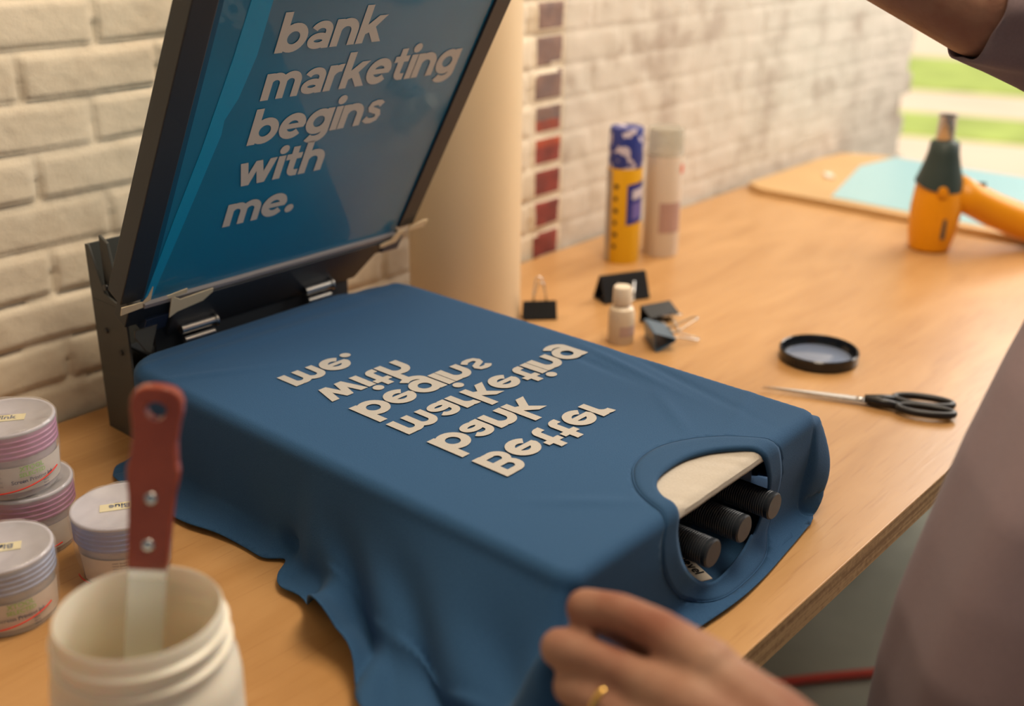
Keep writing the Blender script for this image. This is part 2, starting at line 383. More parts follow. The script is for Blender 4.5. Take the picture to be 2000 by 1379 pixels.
# outdoors
M_GRASS = mat('lawn', (.42, .50, .13, 1), .9, var=.3, vscale=3, bump=.8, bscale=40)
M_PATH = mat('pavement', (.70, .56, .43, 1), .9, var=.08, vscale=2)
bm = bmesh.new(); bx(bm, 3.2, 60, -25, 40, -.80, -.76); bx(bm, 2.70, 3.2, 1.3, 40, -.80, -.76)
tag(build('ground', bm, M_PATH), kind='structure')
def strip(n, xa, xb, lab):
    bm = bmesh.new(); k = -.3
    prism(bm, [(xa+k*(-14), -11.5), (xb+k*(-14), -11.5), (xb+k*14, 16.5), (xa+k*14, 16.5)], -.76, -.742)
    o = build(n, bm, M_GRASS); tag(o, lab, 'grass', kind='stuff')
strip('lawn_strip', 6.47, 7.23, 'narrow strip of bright green grass outside, nearest the desk')
strip('lawn_strip', 8.30, 10.1, 'wide band of bright green grass outside, beyond the pale path')

# ------------------------------------------------------------ desk
desk = empty('workbench', (1.0, .73, -.75)); tag(desk, 'long wooden plywood workbench standing along the painted brick wall', 'table')
def at_desk(o): o.location = (-1.0, -.73, .75); return o
def bench_top():
    bm = bmesh.new(); x0, x1, y0, y1 = -.9, 2.42, .338, 1.115
    bx(bm, x0, x1, y0, y1, -.030, 0)
    for f in bm.faces: f.material_index = 0 if abs(f.normal.z) > .5 else 1
    bm.normal_update()
    for f in bm.faces: f.material_index = 0 if abs(f.normal.z) > .5 else 1
    return at_desk(build('bench_top', bm, [M_WOOD, M_PLY], desk, bevel=.0012))
bench_top()
for lx, ly in ((1.55, .41), (2.3, .40), (2.3, 1.05), (-.8, .42), (-.8, 1.05), (1.55, 1.05)):
    bm = bmesh.new(); bx(bm, lx-.025, lx+.025, ly-.025, ly+.025, -.75, -.030); at_desk(build('leg', bm, M_BPLAST, desk, bevel=.003))

# ------------------------------------------------------------ round column
col = empty('round_column', (1.075, 1.020, 0)); tag(col, 'thick beige round tube standing upright behind the press by the wall', 'column')
bm = bmesh.new(); lathe(bm, [(0, 0), (.076, 0), (.076, 1.74), (0, 1.74)], 64)
build('column_shaft', bm, mat('beige_paint', (.72, .56, .37, 1), .42, var=.06, vscale=6), col, autosm=True)

# ------------------------------------------------------------ press
press = empty('screen_printing_press', (.71, .70, 0)); tag(press, 'dark metal tabletop screen printing press under the blue t-shirt', 'printing press')
def pr(o): o.location = (-.71, -.70, 0); return o
bm = bmesh.new(); bx(bm, .57, .87, .47, 1.00, .002, .014); bx(bm, .60, .84, .60, .90, .014, .094)
pr(build('base', bm, M_BLACK, press, bevel=.002))
# board and pad with rounded corners
def rrect(x0, x1, y0, y1, r, n=8):
    P = []
    for cx, cy, a0 in ((x1-r[1], y1-r[1], 0), (x0+r[1], y1-r[1], 90), (x0+r[0], y0+r[0], 180), (x1-r[0], y0+r[0], 270)):
        rr = r[1] if cy > (y0+y1)/2 else r[0]
        for i in range(n+1):
            a = math.radians(a0+90*i/n); P.append((cx+rr*math.cos(a), cy+rr*math.sin(a)))
    return P
bm = bmesh.new(); prism(bm, rrect(.543, .880, .412, .962, (.012, .045)), .0900, .0965)
pr(build('platen_board', bm, M_BLACK, press, bevel=.001))
def pad():
    bm = bmesh.new(); xs = np.linspace(.545, .879, 121); ys = np.linspace(.4055, .60, 66)
    g = [[None]*len(xs) for _ in ys]
    for j, y in enumerate(ys):
        for i, x in enumerate(xs):
            wr = noise.noise(Vector((x*60+y*30, y*9, 2)))*.0028*max(0, 1-(y-.405)/.05)
            g[j][i] = bm.verts.new((x, y, .1068+wr - (.0015 if j == 0 else 0)))
    for j in range(len(ys)-1):
        for i in range(len(xs)-1): bm.faces.new((g[j][i], g[j][i+1], g[j+1][i+1], g[j+1][i]))
    # rounded front lip
    prev = g[0]
    for (dy, dz) in ((-.0025, .103), (-.003, .099), (-.001, .0955), (.008, .0948)):
        cur = [bm.verts.new((x, .4055+dy+noise.noise(Vector((x*50, 1, 0)))*.0006, dz)) for x in xs]
        for i in range(len(xs)-1): bm.faces.new((cur[i], cur[i+1], prev[i+1], prev[i]))
        prev = cur
    bx(bm, .543, .880, .60, .955, .0965, .1065)
    pr(build('platen_pad', bm, M_PAD, press, smooth=True, autosm=True))
pad()
def ribbed(x, z, y0=.3915, y1=.52, r=.0125):
    bm = bmesh.new(); n = 48
    prof = [(r*.9, y0-.0012), (r, y0), ]
    y = y0+.003
    while y < y0+.05:
        prof += [(r, y), (r*.965, y+.0008), (r*.965, y+.0012), (r, y+.0018)]; y += .0022
    prof += [(r, y1)]
    rings = []
    for rr, yy in prof:
        rings.append([bm.verts.new((x+rr*math.cos(2*PI*k/n), yy, z+rr*math.sin(2*PI*k/n))) for k in range(n)])
    for A, B in zip(rings, rings[1:]):
        for k in range(n): bm.faces.new((A[k], A[(k+1) % n], B[(k+1) % n], B[k])).smooth = True
    bm.faces.new(rings[0]); bm.faces.new(rings[-1])
    return pr(build('ribbed_handle', bm, M_BLACK, press, autosm=True))
for hx, hz, hy in ((.703, .052, .3935), (.752, .053, .3935), (.803, .053, .3935)): ribbed(hx, hz, hy)
bm = bmesh.new(); bx(bm, .56, .890, .462, .48, .014, .0945); bx(bm, .877, .890, .48, .90, .016, .0890); pr(build('handle_bar_dark_plates', bm, M_BLACK, press, bevel=.002))  # handle bar plus black plates added to keep the shirt's inside dark
# uprights behind the platen
bm = bmesh.new()
bx(bm, .556, .5585, 1.004, 1.067, 0, .150)
prism(bm, [(1.067, .15), (1.067, .208), (1.060, .208), (1.040, .160), (1.004, .15)], .556, .5585, lambda u, v, w: Vector((w, u, v)))
pr(build('side_bracket', bm, M_GREYM, press, bevel=.0006))
bm = bmesh.new(); bx(bm, .5585, .60, 1.0645, 1.067, 0, .208); bx(bm, .60, .88, 1.0645, 1.067, 0, .155)
pr(build('back_plate', bm, M_GREYM, press, bevel=.0006))
bm = bmesh.new()
prism(bm, [(1.048, .220), (1.034, .214), (1.022, .158), (1.026, .150), (1.040, .152), (1.048, .165)], .562, .5655, lambda u, v, w: Vector((w, u, v)))
pr(build('catch_hook', bm, M_GREYM, press, bevel=.001))
for yy, zz in ((1.045, .118), (1.02, .100), (1.035, .168)):
    bm = bmesh.new(); tube(bm, [(.554, yy, zz), (.559, yy, zz)], .0032, 16); pr(build('bolt', bm, M_BPLAST, press))
bm = bmesh.new(); bx(bm, .585, .850, 1.002, 1.006, .085, .140); bx(bm, .585, .850, 1.006, 1.06, .085, .089)
pr(build('hinge_plate', bm, M_BLACK, press, bevel=.0008))
bm = bmesh.new()
prism(bm, [(.5588, .1299), (.5850, .1304), (.5735, .1013), (.568, .1052), (.5578, .1224)], .993, .9955, lambda u, v, w: Vector((u, w, v)))
pr(build('end_gusset', bm, M_GREYM, press, bevel=.0006))
for x0, x1 in ((.610, .652), (.776, .814)):
    bm = bmesh.new(); tube(bm, [(x0, .992, .117), (x1, .992, .117)], .0055, 20); tube(bm, [(x0+.001, .988, .106), (x1-.004, .988, .106)], .004, 20)
    tube(bm, [(x1, .992, .117), (x1+.002, .992, .117)], .0075, 20)
    pr(build('hinge_barrel', bm, M_STEEL, press, autosm=True))

# ------------------------------------------------------------ lifted printing screen
scr = empty('printing_screen', (.733, .981, .152)); tag(scr, 'lifted black framed printing screen with blue mesh and white lettering', 'printing screen')
TH = math.radians(60); U = Vector((0, -math.cos(TH), math.sin(TH))); Nn = Vector((0, math.sin(TH), math.cos(TH)))
def sf(u, v, w): return Vector((u-.733, 0, 0)) + U*v + Nn*w     # u = world x, v = up the screen, w = away from the camera
def sbox(bm, u0, u1, v0, v1, w0, w1): prism(bm, [(u0, v0), (u1, v0), (u1, v1), (u0, v1)], w0, w1, sf)
TOP = .47
bm = bmesh.new()
sbox(bm, .534, .560, .020, TOP, 0, .024)
build('left_rail', bm, M_BLACK, scr, bevel=.0012)
bm = bmesh.new(); sbox(bm, .907, .9315, .020, TOP, 0, .024); build('right_rail', bm, M_BLACK, scr, bevel=.0012)
bm = bmesh.new(); sbox(bm, .560, .907, TOP-.026, TOP, 0, .024); build('top_rail', bm, M_BLACK, scr, bevel=.0012)
bm = bmesh.new(); sbox(bm, .548, .915, -.020, .0095, .003, .024); build('bottom_rail', bm, M_BLACK, scr, bevel=.0012)
bm = bmesh.new(); prism(bm, [(.598, -.044), (.858, -.044), (.890, .0065), (.598, .0065)], -.004, .003, sf); build('clamp_plate', bm, M_BLACK, scr, bevel=.001)
bm = bmesh.new(); sbox(bm, .594, .842, -.070, -.044, .004, .012); build('clamp_jaw', bm, M_BLACK, scr, bevel=.001)
bm = bmesh.new(); sbox(bm, .562, .905, .0075, .0125, -.002, .003); build('edge_strip', bm, mat('grey_edge', (.33, .31, .32, 1), .4), scr)
bm = bmesh.new(); sbox(bm, .570, .597, -.034, -.014, 0, .018); build('corner_block', bm, mat('blue_plastic', (.03, .05, .10, 1), .35), scr, bevel=.001)
bm = bmesh.new(); sbox(bm, .894, .922, -.018, .004, 0, .02); build('corner_block', bm, mat('blue_plastic', (.03, .05, .10, 1), .35), scr, bevel=.001)
M_MESH = mat('blue_screen_mesh', (.003, .21, .41, 1), .4, bump=.15, bscale=2500, var=.2, vscale=6, coat=.5)
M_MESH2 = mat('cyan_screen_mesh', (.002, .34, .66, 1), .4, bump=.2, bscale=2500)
bm = bmesh.new(); sbox(bm, .560, .907, .0095, TOP-.02, .003, .0042); build('mesh', bm, M_MESH, scr)
# brighter cyan band down the left side of the mesh
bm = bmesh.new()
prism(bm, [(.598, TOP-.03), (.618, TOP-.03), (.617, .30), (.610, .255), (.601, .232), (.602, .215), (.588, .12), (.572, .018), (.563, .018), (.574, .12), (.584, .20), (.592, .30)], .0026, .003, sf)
build('cyan_band', bm, M_MESH2, scr)
bm = bmesh.new(); sbox(bm, .560, .567, .0095, TOP-.02, .0027, .003); build('mesh_edge_shadow', bm, mat('edge_shadow_blue', (.003, .09, .19, 1), .4), scr)  # dark strip painting the shadow line where the mesh meets the left rail
L5 = [('me.', 0), ('with', 1), ('begins', 2), ('marketing', 3), ('bank', 4), ('Better', 5)]
for wd, k in L5:
    lettering('screen_lettering', [(wd, .635, .093+.0517*k+(.016 if k == 5 else 0))], .0298, lambda u, v, wv: sf(u, v, .0024), mat('clear_mesh_letters', '#d3cfc9', .6), scr)
for p in ([(.532, .013), (.556, .016), (.554, .024), (.531, .024)], [(.600, -.006), (.630, .000), (.640, .010), (.639, .015), (.600, .012), (.588, .020), (.592, -.012)], [(.585, .018), (.606, .020), (.605, .026), (.582, .023)],
          [(.880, .000), (.905, .004), (.912, .022), (.900, .022), (.893, .010), (.878, .006)], [(.918, .018), (.945, .018), (.948, .028), (.940, .030), (.920, .024)], [(.553, .021), (.563, .024), (.562, .043), (.559, .030)]):
    bm = bmesh.new(); prism(bm, p, -.0066, -.0056, sf); build('masking_tape', bm, M_TAPE, scr)['label'] = 'cream masking tape scrap'

# ------------------------------------------------------------ the t-shirt
PX0, PX1, PY0, PY1, PZ = .525, .896, .402, .980, .1100
ER = .010
def smooth(a, b, x):
    t = min(1, max(0, (x-a)/(b-a))); return t*t*(3-2*t)
GC = Vector((.425, .335)); GT = Vector((.440, .350, .128))       # the grip: cloth coordinate and where the hand holds it
def drape(a, b, lift=0.0):
    r = .045 if b > .7 else .016
    qx = min(max(a, PX0+r), PX1-r); qy = min(max(b, PY0+r), PY1-r)
    dx, dy = a-qx, b-qy; dd = math.hypot(dx, dy)
    if dd <= r - ER:
        d = 0; n = Vector((0, 0)); base = Vector((a, b))
    else:
        n = Vector((dx, dy))/dd; d = dd-(r-ER); base = Vector((qx, qy))+n*(r-ER)
    # edge arc, then hang, then spread on the bench
    s = PI/2*ER; fl = .05 - .12*smooth(.5, .95, -n.y) + smooth(.5, .95, -n.x)*smooth(.70, .665, b)*(.16+.56*smooth(.64, .47, b))
    slv = smooth(.3, .9, -n.x)*smooth(.70, .665, b)
    zb = .0030
    if d < s:
        out = ER*math.sin(d/ER); z = PZ-ER+ER*math.cos(d/ER)
    else:
        H = PZ-ER-zb; e = d-s
        rf = .022 - .012*smooth(.5, .95, -n.y) - .010*slv
        if e < H-rf: out = ER+fl*e; z = PZ-ER-e
        elif e < H-rf+PI/2*rf:
            f = (e-(H-rf))/rf; out = ER+fl*(H-rf)+rf*(1-math.cos(f)); z = zb+rf*(1-math.sin(f))
        else: out = ER+fl*(H-rf)+rf+(e-(H-rf+PI/2*rf)); z = zb
    P = Vector((base.x+n.x*out, base.y+n.y*out, z))
    # folds ------------------------------------------------
    hang = smooth(.015, .10, d)
    side_l = smooth(.3, .9, -n.x); side_f = smooth(.3, .9, -n.y); side_r = smooth(.3, .9, n.x)
    wv = 0
    if hang > 0:
        along = (b if abs(n.x) > abs(n.y) else a)
        wv += hang*.0045*noise.noise(Vector((a*7, b*13, 1.3)))*2
        sl = side_l*smooth(.72, .62, b)                              # sleeve gathers
        ff = (b-.70)*1.0+(.525-a)*.9; wv += sl*smooth(.69, .60, b)*smooth(.03, .10, d)*(.007*math.sin(ff*62)+.005*math.sin(ff*27+1.5)); P.z += sl*smooth(.05, .10, d)*.006*(1+math.sin(ff*62+.8))
        wv += sl*smooth(.10, .2, d)*.006*noise.noise(Vector((a*9, b*22, 4)))*2
        wv += side_r*hang*.010*math.sin(b*40)*smooth(.75, .5, b)
        P.x += n.x*wv*.9; P.y += n.y*wv*.9
        if z < .02: P.z += abs(wv)*1.0 + sl*.012*smooth(.11, .15, d)*(1+math.sin(b*38+a*12))
        P.x += .020*smooth(.5, .8, n.x)*smooth(.56, .46, b)*math.sin(PI*min(1, d/.11)); P.y -= .006*smooth(.2, .6, n.x)*smooth(.45, .42, b)*math.sin(PI*min(1, d/.11))
    # tuck where the sleeve begins
        k = math.exp(-((b-.705)/.012)**2)*side_l*smooth(.07, .12, d); P.x += k*.014
    # top side creases
    if d < .02:
        k = (1-d/.02)
        yy = b-.925+.16*(a-.55)*.25
        P.z += k*.0028*math.exp(-((b-(.930-.05*(a-.55)))/.010)**2)*smooth(.54, .60, a)*smooth(.86, .74, a)
        P.z += k*.0020*math.exp(-((b-(.948+.02*(a-.55)))/.006)**2)
        for (cx, cy, ang, ln, am, wd) in ((.57, .885, -.5, .05, .0016, .006), (.86, .60, 1.35, .07, .0020, .005), (.872, .55, 1.3, .09, -.0016, .005), (.845, .63, 1.4, .05, -.0014, .005), (.80, .50, .9, .04, .0012, .006), (.62, .46, 2.3, .04, .0014, .007), (.85, .46, .3, .05, .0014, .006)):
            u = (a-cx)*math.cos(ang)+(b-cy)*math.sin(ang); v = -(a-cx)*math.sin(ang)+(b-cy)*math.cos(ang)
            P.z += k*am*math.exp(-(v/wd)**2-(u/ln)**2)
    # rear right corner droops off the platen
    P.z -= .012*smooth(.90, .985, b)*smooth(.80, .84, a)*smooth(.90, .87, a)*.4
    # front: shirt sags from the board edge below the neck and is pulled open
    f2 = side_f*smooth(0, .05, d)
    P.y += -f2*.010*math.exp(-((a-.735)/.09)**2)
    # rear edge tucked
    # pull towards the hand
    cc = Vector((a, b)); g = (cc-GC).length
    wgt = math.exp(-(g/.050)**2)
    base3 = DR0 if False else None
    if wgt > .002:
        tgt = GT + Vector(((a-GC.x)*.55, (b-GC.y)*.55, 0))
        P = P.lerp(tgt, min(1, wgt))
    P.z += lift
    return P
OUTL = [(.412, .99), (.402, .93), (.400, .86), (.402, .82), (.410, .785), (.412, .75), (.411, .72), (.408, .700), (.402, .688), (.398, .670), (.396, .630), (.394, .59), (.392, .55), (.388, .51), (.380, .465), (.362, .41),
        (.362, .362), (.39, .325), (.415, .305), (.45, .290), (.50, .278), (.56, .281), (.62, .283), (.68, .284), (.74, .284), (.80, .284), (.86, .287), (.92, .296), (.958, .318), (.978, .36), (.985, .41), (.990, .47), (1.0, .60), (1.0, .70), (1.0, .85), (.985, .985), (.94, 1.01), (.86, 1.015), (.80, 1.003), (.70, .998), (.60, .998), (.50, 1.003), (.44, 1.02)]
SEAM = [(.645, .405), (.655, .432), (.672, .453), (.698, .469), (.733, .472), (.765, .460), (.792, .438), (.812, .408), (.826, .370), (.832, .335), (.822, .306), (.795, .2935), (.755, .2925), (.710, .296), (.672, .318), (.645, .352), (.638, .380)]
OPEN = [(.661, .404), (.664, .420), (.676, .434), (.697, .442), (.730, .4425), (.756, .434), (.776, .420), (.790, .402), (.802, .372), (.808, .345), (.801, .325), (.780, .3125), (.748, .309), (.712, .312), (.684, .332), (.664, .358), (.657, .382)]
def resample(P, n):
    # closed Catmull-Rom
    m = len(P); out = []
    for i in range(n):
        t = i*m/n; k = int(t); f = t-k
        p0, p1, p2, p3 = (Vector(P[(k+j-1) % m]) for j in range(4))
        out.append(.5*((2*p1)+(-p0+p2)*f+(2*p0-5*p1+4*p2-p3)*f*f+(-p0+3*p1-3*p2+p3)*f**3))
    return out
shirt = empty('t_shirt', (.71, .70, 0)); tag(shirt, 'blue cotton t-shirt with white slogan, stretched over the press', 't-shirt')
def sh(o): o.location = (-.71, -.70, 0); return o
def make_shirt():
    outl = resample(OUTL, 220); seam = resample(SEAM, 120); opn = resample(OPEN, 120)
    pts = [Vector(p) for p in outl]; edges = [(i, (i+1) % 220) for i in range(220)]
    k = len(pts); pts += seam; edges += [(k+i, k+(i+1) % 120) for i in range(120)]
    st_ = .0048
    def far(p, loop, dm): return all((p-q).length_squared > dm*dm for q in loop)
    y = .255
    j = 0
    while y < 1.03:
        x = .255 + (j % 2)*st_/2
        while x < 1.02:
            p = Vector((x, y))
            if inpoly(p, outl) and not inpoly(p, seam):
                if (not (.62 < x < .85 and .28 < y < .49) or far(p, seam, .0022)) and far(p, outl, .0024): pts.append(p)
            x += st_
        y += st_*.87; j += 1
    V, E_, F, *_r = delaunay_2d_cdt(pts, edges, [], 0, 1e-6)
    F = [f for f in F if (lambda c: inpoly(c, outl) and not inpoly(c, seam))(sum((V[i] for i in f), Vector((0, 0)))/len(f))]
    P3 = [drape(v[0], v[1]) for v in V]
    o = pyd('shirt_body', P3, [tuple(f) for f in F], M_SHIRT, shirt, True); sh(o)
    so_ = o.modifiers.new('s', 'SOLIDIFY'); so_.thickness = .0012; so_.offset = -1
    # rib collar
    bm = bmesh.new(); rows = 7; R_ = []
    for r in range(rows):
        t = r/(rows-1); hgt = .0016*math.sin(min(1, t*2.2+.15)*PI/2 if t < .5 else PI/2) - (.0002 if t > .95 else 0)
        R_.append([bm.verts.new(drape(*(seam[i]*(1-t)+opn[i]*t), lift=hgt*.9 - (.0008 if r == 0 else 0))) for i in range(120)])
    inner = []
    for i in range(120):
        p = drape(*opn[i]); q = drape(*(opn[i]*1.12-seam[i]*.12)); inner.append(bm.verts.new((p.x, p.y+.0015, p.z-.002)))
    R_.append(inner)
    for A, B in zip(R_, R_[1:]):
        for i in range(120): bm.faces.new((A[i], A[(i+1) % 120], B[(i+1) % 120], B[i]))
    o = build('collar', bm, M_RIB, shirt, True); sh(o); o['label'] = 'ribbed round collar'
    so_ = o.modifiers.new('s', 'SOLIDIFY'); so_.thickness = .0016; so_.offset = 0
    # stitched seam cord around the collar
    bm = bmesh.new(); tube(bm, [drape(*(s*1.0), lift=.0004) for s in seam], .0007, 6, closed=True)
    sh(build('collar_seam', bm, M_SHIRT, shirt, True))
make_shirt()
# back layer of the shirt lying on the bench inside the neck
bm = bmesh.new(); xs = np.linspace(.585, .912, 64); ys = np.linspace(.392, .80, 70); G = []
for y in ys:
    row = []
    for x in xs:
        e = smooth(.392, .372, y)
        x = min(x, .845+max(0, y-.392)*1.3)
        row.append(bm.verts.new((x, y, (.0035+.0105*smooth(.396, .425, y))+.002*noise.noise(Vector((x*14, y*14, 0)))*smooth(.40, .43, y))))
    G.append(row)
for j in range(len(ys)-1):
    for i in range(len(xs)-1): bm.faces.new((G[j][i], G[j][i+1], G[j+1][i+1], G[j+1][i]))
o = sh(build('back_layer', bm, M_SHIRT, shirt, True)); so_ = o.modifiers.new('s', 'SOLIDIFY'); so_.thickness = .001
lb = lambda u, v, wv: Vector((.723, .440, .0185)) + Vector((math.cos(-1.99)*u - math.sin(-1.99)*v, math.sin(-1.99)*u + math.cos(-1.99)*v, wv))
bm = bmesh.new(); prism(bm, [(0, -.003), (.040, -.003), (.040, .011), (0, .011)], 0, .0008, lb)
nl = sh(build('neck_label', bm, mat('label_cloth', '#b9b2a8', .8), shirt)); nl['label'] = 'pale woven neck label'
o = lettering('label_lettering', [('level', .006, .001)], .0062, lambda u, v, wv: lb(u, v, .0011), M_BPLAST, nl)
# slogan: reads across +x with its letter tops towards the neck
TXY = [.828, .776, .724, .6745, .6235, .571]
for wd, k in L5:
    lettering('slogan_print', [(wd, .6075, -TXY[k])], .0298,
          lambda u, v, wv: Vector((u-.71, -v-.70, PZ+.0009+.00008*k)), M_PRINT, shirt)

# ------------------------------------------------------------ ink jars in plastic wrap
M_WRAP = mat('clear_wrap', (1, 1, 1, 1), .06, trans=0, alpha=.20, spec=1, bump=1.0, bscale=70, coat=1)
M_CLEAR = mat('clear_plastic', (.90, .88, .90, 1), .12, alpha=.42, spec=.8)
M_LIDW = mat('frosted_lid', '#b9b8ca', .35, alpha=.92)
M_LABEL = mat('paper_label', '#cfc6c0', .6)
M_INKTX = mat('dark_print', (.03, .05, .12, 1), .6)
M_GREEN = mat('green_print', '#7fb83a', .6)
M_REDTAPE = mat('red_pull_strip', '#d8362c', .4)
M_YTAG = mat('yellow_sticker', '#d6cda4', .6)
def curved(V, F, r, z, ang, bm_off=.0004):
    out = []
    for v in V:
        a = ang + v.x/r; out.append((math.cos(a)*(r+bm_off), math.sin(a)*(r+bm_off), z+v.y))
    return out, F
def ink_jar(loc, ink, lidt, lab_ang, lab_txt, rot, label, tagword, tagang, r=.040, hh=.062, back=False):
    root = empty('ink_jar', loc, (0, 0, rot)); tag(root, label, 'ink jar', 'shrink-wrapped screen printing ink jars')
    mi_ = mat('ink_'+ink, ink, .35, var=.2, vscale=30); ml = mat('lid_'+lidt, lidt, .35, alpha=.85)
    bm = bmesh.new(); lathe(bm, [(0, .002), (r*.86, .002), (r*.885, .004), (r*.93, hh*.55), (r*.90, hh*.56), (0, hh*.56)], 56); build('ink', bm, mi_, root, autosm=True)
    bm = bmesh.new(); lathe(bm, [(0, 0), (r*.88, 0), (r*.90, .002), (r*.95, hh*.62), (r*.955, hh*.66)], 56); build('jar_wall', bm, M_CLEAR, root)
    bm = bmesh.new(); prof = [(r*.955, hh*.60)]
    z = hh*.62
    while z < hh*.93:
        prof += [(r*.985, z), (r*1.0, z+.0010), (r*1.0, z+.0022), (r*.985, z+.0030)]; z += .0046
    prof += [(r*.985, hh*.955)]
    lathe(bm, prof, 56); build('lid_skirt', bm, ml, root, autosm=True)
    bm = bmesh.new(); lathe(bm, [(r*.985, hh*.945), (r*1.01, hh*.955), (r*1.01, hh*.985), (r*.99, hh), (r*.93, hh-.0005), (r*.92, hh-.002), (0, hh-.002)], 56); lid = build('lid', bm, M_LIDW, root)
    # label wrapped round the body
    bm = bmesh.new(); n = 30; z0, z1 = hh*.10, hh*.50
    A = [[bm.verts.new(((r*(.905+.055*(z/hh)/.55)+.0008)*math.cos(a), (r*(.905+.055*(z/hh)/.55)+.0008)*math.sin(a), z)) for a in np.linspace(lab_ang-1.25, lab_ang+1.25, n)] for z in (z0, z1)]
    for i in range(n-1): bm.faces.new((A[0][i], A[0][i+1], A[1][i+1], A[1][i]))
    lb_ = build('paper_label', bm, M_LABEL, root, True)
    def put(s, size, z, ang, m, off=0):
        V, F = textmesh(s, size, off); vv, ff = curved(V, F, r*.965, z, ang, .0010); pyd('label_print', vv, ff, m, lb_)
    if not back:
        put('XTOOL', .0060, hh*.455, lab_ang+.15, M_GREEN, .0001); put('SELECTED', .0050, hh*.365, lab_ang+.15, M_GREEN, .0001)
        put('Screen Printing Ink', .0048, hh*.275, lab_ang+.15, M_INKTX, .0001)
        for q in range(3): put('fabric', .0024, hh*.18-.0028*q+.001, lab_ang+.42, M_INKTX)
        for q in range(4): put('screen printing ink for fabric', .0024, hh*.44-.0042*q, lab_ang-.85, M_INKTX)
    else:
        for q in range(9): put('water based ink for fabric printing', .0023, hh*.46-.0026*q, lab_ang, M_INKTX)
    # pull strip of the wrap
    bm = bmesh.new(); pts = []
    for i in range(26):
        a = lab_ang-1.5+2.3*i/25; pts.append(((r*1.005)*math.cos(a), (r*1.005)*math.sin(a), hh*.10+.012*(i/25)**2*(1 if not back else .4)))
    tube(bm, pts, .0006, 6); build('pull_strip', bm, M_REDTAPE, root)
    # crinkled wrap
    bm = bmesh.new(); n = 72; prof = [(r*.93, .0005), (r*1.0, hh*.3), (r*1.03, hh*.6), (r*1.045, hh*.98), (r*1.0, hh*1.025), (r*.8, hh*1.02), (r*.4, hh*1.015), (.0005, hh*1.02)]
    pp = []
    for a, b in zip(prof, prof[1:]):
        for q in range(4): pp.append((a[0]+(b[0]-a[0])*q/4, a[1]+(b[1]-a[1])*q/4))
    rings = []
    for rr, zz in pp:
        ring_ = []
        for k in range(n):
            a = 2*PI*k/n; f = 1+.02*noise.noise(Vector((math.cos(a)*4+loc[0]*50, math.sin(a)*4, zz*45)))
            ring_.append(bm.verts.new((rr*f*math.cos(a), rr*f*math.sin(a), zz+.0016*noise.noise(Vector((math.cos(a)*rr*90, math.sin(a)*rr*90, loc[1]*9))))))
        rings.append(ring_)
    for A_, B_ in zip(rings, rings[1:]):
        for k in range(n): bm.faces.new((A_[k], A_[(k+1) % n], B_[(k+1) % n], B_[k]))
    build('plastic_wrap', bm, M_WRAP, root, True)
    # handwritten sticker on the lid
    bm = bmesh.new(); Mx = Matrix.Rotation(tagang-rot, 4, 'Z')
    bx(bm, -.016, .016, -.006, .006, hh-.0018, hh-.0012, Mx); sk = build('lid_sticker', bm, M_YTAG, root)
    V, F = textmesh(tagword, .010, .0002); pyd('sticker_writing', [Mx @ Vector((v.x, v.y, hh-.0008)) for v in V], F, M_INKTX, sk)
    return root
JH = .062
ink_jar((.385, .905, 0), '#7d2f62', '#b06a9c', -2.2, '', 0, 'pink ink jar in clear wrap, the lower one of the stacked pair', 'Pink', -.6, hh=.062, back=True)
ink_jar((.378, .905, .0640), '#8a3a72', '#b877a8', -1.75, '', 0, 'pink ink jar in clear wrap, sitting on top of another pink jar', 'Pink', -.6, hh=.062)
ink_jar((.417, .803, 0), '#3a55a0', '#7f93d2', -1.95, '', 0, 'blue ink jar in clear wrap behind the open white tub', 'Blue', 2.6, hh=.062, back=True)
ink_jar((.318, .815, 0), '#26355e', '#93a4cc', -1.9, '', 0, 'dark blue ink jar in clear wrap, in front of the pink stack', 'Black', 2.6, hh=.062)

# ------------------------------------------------------------ white tub and spatula
tub = empty('plastic_tub', (.274, .523, 0)); tag(tub, 'open frosted white plastic tub holding a spatula in the foreground', 'tub')
M_TUB = mat('frosted_plastic', (.84, .80, .72, 1), .28, sss=.25, spec=.5, bump=.15, bscale=30)
bm = bmesh.new()
prof = [(0, 0), (.052, 0), (.056, .004), (.057, .110), (.0555, .122), (.051, .128), (.0502, .134), (.0535, .1352), (.0535, .1375), (.0502, .139), (.0502, .146), (.0525, .1475), (.0525, .1495), (.0498, .151), (.0495, .160), (.0485, .1615), (.0475, .160), (.0475, .12), (.052, .11), (.054, .01), (0, .008)]
lathe(bm, prof, 96); tub.scale = (.965, .965, 1); build('tub_wall', bm, M_TUB, tub, autosm=True)
bm = bmesh.new(); lathe(bm, [(0, .0085), (.053, .0105), (.0535, .090), (.052, .0925), (.035, .093), (0, .092)], 64)
for v in bm.verts:
    if v.co.z > .085: v.co.z += .004*noise.noise(Vector((v.co.x*40, v.co.y*40, 0)))
build('white_ink', bm, mat('ink_paste', '#c6bb98', .35), tub, True)
sp = empty('spatula', (.2952, .544, .171)); tag(sp, 'palette knife with riveted red brown handle standing in the white tub', 'spatula')
